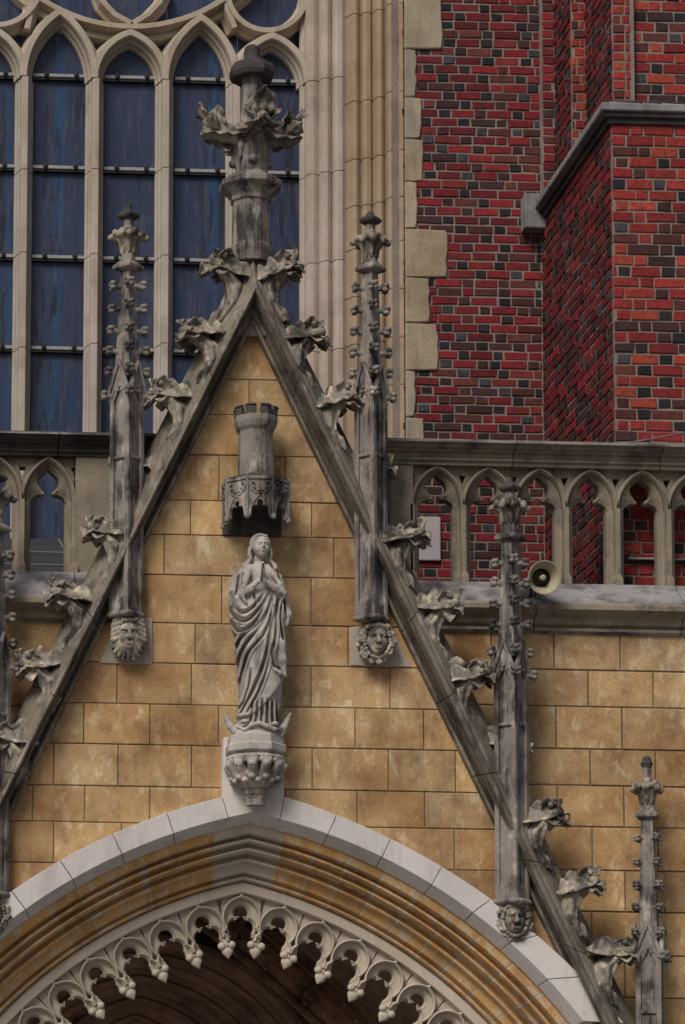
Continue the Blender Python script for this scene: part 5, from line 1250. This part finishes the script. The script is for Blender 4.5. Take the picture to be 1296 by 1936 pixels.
    for i in range(3): S.cap(T(463+i*5, 1126-i*4, -46), T(458+i*5, 1113-i*4, -43), 1., 1., 1.2, 'sub'); S.cap(T(522-i*5, 1123-i*3, -45), T(526-i*5, 1110-i*3, -42), 1., 1., 1.2, 'sub')
    S.ell(T(462, 1132, -36), (7, 5, 8), 2.5, (0, 35, 0), 'sub'); S.ell(T(528, 1130, -36), (6, 5, 7), 2.5, (0, -35, 0), 'sub')
    for s, x in ((-1, 488.3), (1, 492.7)):                    # palms, fingers of unequal length, thumbs
        S.ell(T(x+s*1., 1098, -47), (4.2, 6.5, 10), 1.5, (0, -s*12, 0))
        for k, (dy, top) in enumerate(((-51.5, 1070), (-48.5, 1066.5), (-45.5, 1067.5), (-42.5, 1072))):
            S.path([T(x+s*.6, 1096, dy), T(x-s*.2, 1082, dy-.6), T(x-s*1.2, top, dy-.2)], [2.1, 1.9, 1.4], .6)
        S.path([T(x+s*1.5, 1100, -52), T(x, 1091, -56), T(x-s*1, 1085, -56)], [2.4, 2., 1.5], .8)
    # neck and head, bowed and turned a little to the right
    S.path([T(488, 1066, -4), T(489, 1052, -10), T(490, 1044, -12)], [12.5, 9.5, 9], 4)
    Hd = (490.5, 1027, -15)
    S.ell(T(489, 1022, -7), (19.5, 21, 21), 3, (-10, 4, 0))                         # hair mass
    S.ell(T(492, 1031, -19), (15.5, 18, 21.5), 2, (-12, 5, 0)); S.ell(T(493.5, 1045, -27), (7, 7, 6), 4)
    for s in (-1, 1):
        S.ell(T(492+s*6.8, 1027.8, -38), (5, 6, 3.4), 1.6, mode='sub'); S.ell(T(492+s*6.5, 1028.6, -33.6), (3.6, 3., 2.), 1); S.cap(T(492+s*3.2, 1024.6, -37), T(492+s*10.5, 1024.8, -33), 1.3, 1., 1.4)
        S.cap(T(492+s*3.6, 1029.6, -36.4), T(492+s*9.6, 1029.4, -34), .7, .6, .6, 'sub'); S.ell(T(492+s*8, 1036, -30), (5, 5, 6), 3.5)
    S.cap(T(492.2, 1025, -37.5), T(493, 1034, -41), 1.7, 2.4, 1.4); S.ell(T(490.9, 1034.8, -39.4), (1.6, 1.8, 1.4), .8); S.ell(T(495.3, 1034.8, -39.4), (1.6, 1.8, 1.4), .8)
    S.cap(T(489.8, 1038.6, -37.2), T(496.4, 1038.6, -37.2), 1.2, 1.2, .8); S.cap(T(490.4, 1041, -36.6), T(496, 1041, -36.6), 1.3, 1.3, .8); S.cap(T(488.8, 1039.9, -38.6), T(497.2, 1039.9, -38.6), .55, .55, .5, 'sub')
    S.ell(T(493.4, 1036.6, -40), (.9, 1.2, 1.2), .6, mode='sub')
    # parted hair in waves, falling in locks on the shoulders
    for s, x0 in ((-1, 490.), (1, 491.5)):
        for k in range(5): S.path([T(x0, 1007+k*1., -25+k*6), T(x0+s*9, 1010+k*1., -25+k*6), T(x0+s*(15+k*.7), 1021+k*2, -20+k*5), T(x0+s*(17.5+k*.5), 1034+k*2, -14+k*4)], [1.6, 2.5, 3., 2.6], 1.)
        for k in range(3):
            q = 4+k*4.5; S.path([T(x0+s*20, 1032, -14+q), T(x0+s*21, 1044, -16+q), T(x0+s*(18+k*1.5), 1053, -18+q), T(x0+s*(25+k*3), 1062, -20+q), T(x0+s*(28+k*2), 1072, -26+q*.6), T(x0+s*(31+k*2), 1082, -28+q*.6)][:6 if s < 0 else 5], [3.6, 3.4, 3.2, 3.2, 3, 2][:6 if s < 0 else 5], 1.2)
    # feet under the hem
    S.ell(T(457, 1371, -34), (9, 12, 5), 2, (0, 0, 20)); S.ell(T(518, 1374, -33), (8, 11, 5), 2, (0, 0, -12))
    return S
YS_ = -.30; sS = SC(YS_)
st = empty('statue', P(485, 1388, YS_), 'pale grey stone statue of a robed praying woman standing on a crescent moon', 'statue')
me = statue().mesh('figure', sS*.985)
o = link('figure', me, 'statue', st); o.location = (0, 0, 0); o.scale = (.95, 1, 1)
S = Sdf((-60, -50, -16), (60, 40, 34), 1.3); S.ell((0, -2, -6), (47, 38, 26), 3)
for k in range(40):
    a = rnd(0, 6.28); S.ell((40*math.cos(a)*rnd(.3, 1), -2+32*math.sin(a)*rnd(.5, 1), rnd(2, 16)), (8, 8, 5), 2)
o = link('globe', S.mesh('globe', sS), 'statue', st)
S = Sdf((-60, -56, -14), (60, 30, 30), 1.2)
w = [(-38, -20, 10), (-26, -32, 2), (-14, -40, 10), (0, -43, 13), (14, -42, 8), (28, -36, 3), (40, -26, 8), (48, -16, 2), (44, -20, -6)]
S.path(w, [2.5, 3.5, 4, 4.2, 4.2, 4, 3.8, 4.5, 2.5], 1.5)
o = link('serpent', S.mesh('serpent', sS), 'statue', st)
S = Sdf((-76, -30, -14), (78, 20, 52), 1.2)
for s in (-1, 1): S.path([(s*20, -10, 2), (s*40, -12, 2), (s*50, -12, 12), (s*56, -12, 24), (s*62, -12, 38)], [8, 8, 7, 5.5, 2], 2)
o = link('crescent_moon', S.mesh('crescent_moon', sS), 'statue', st)
bpy.context.view_layer.update()
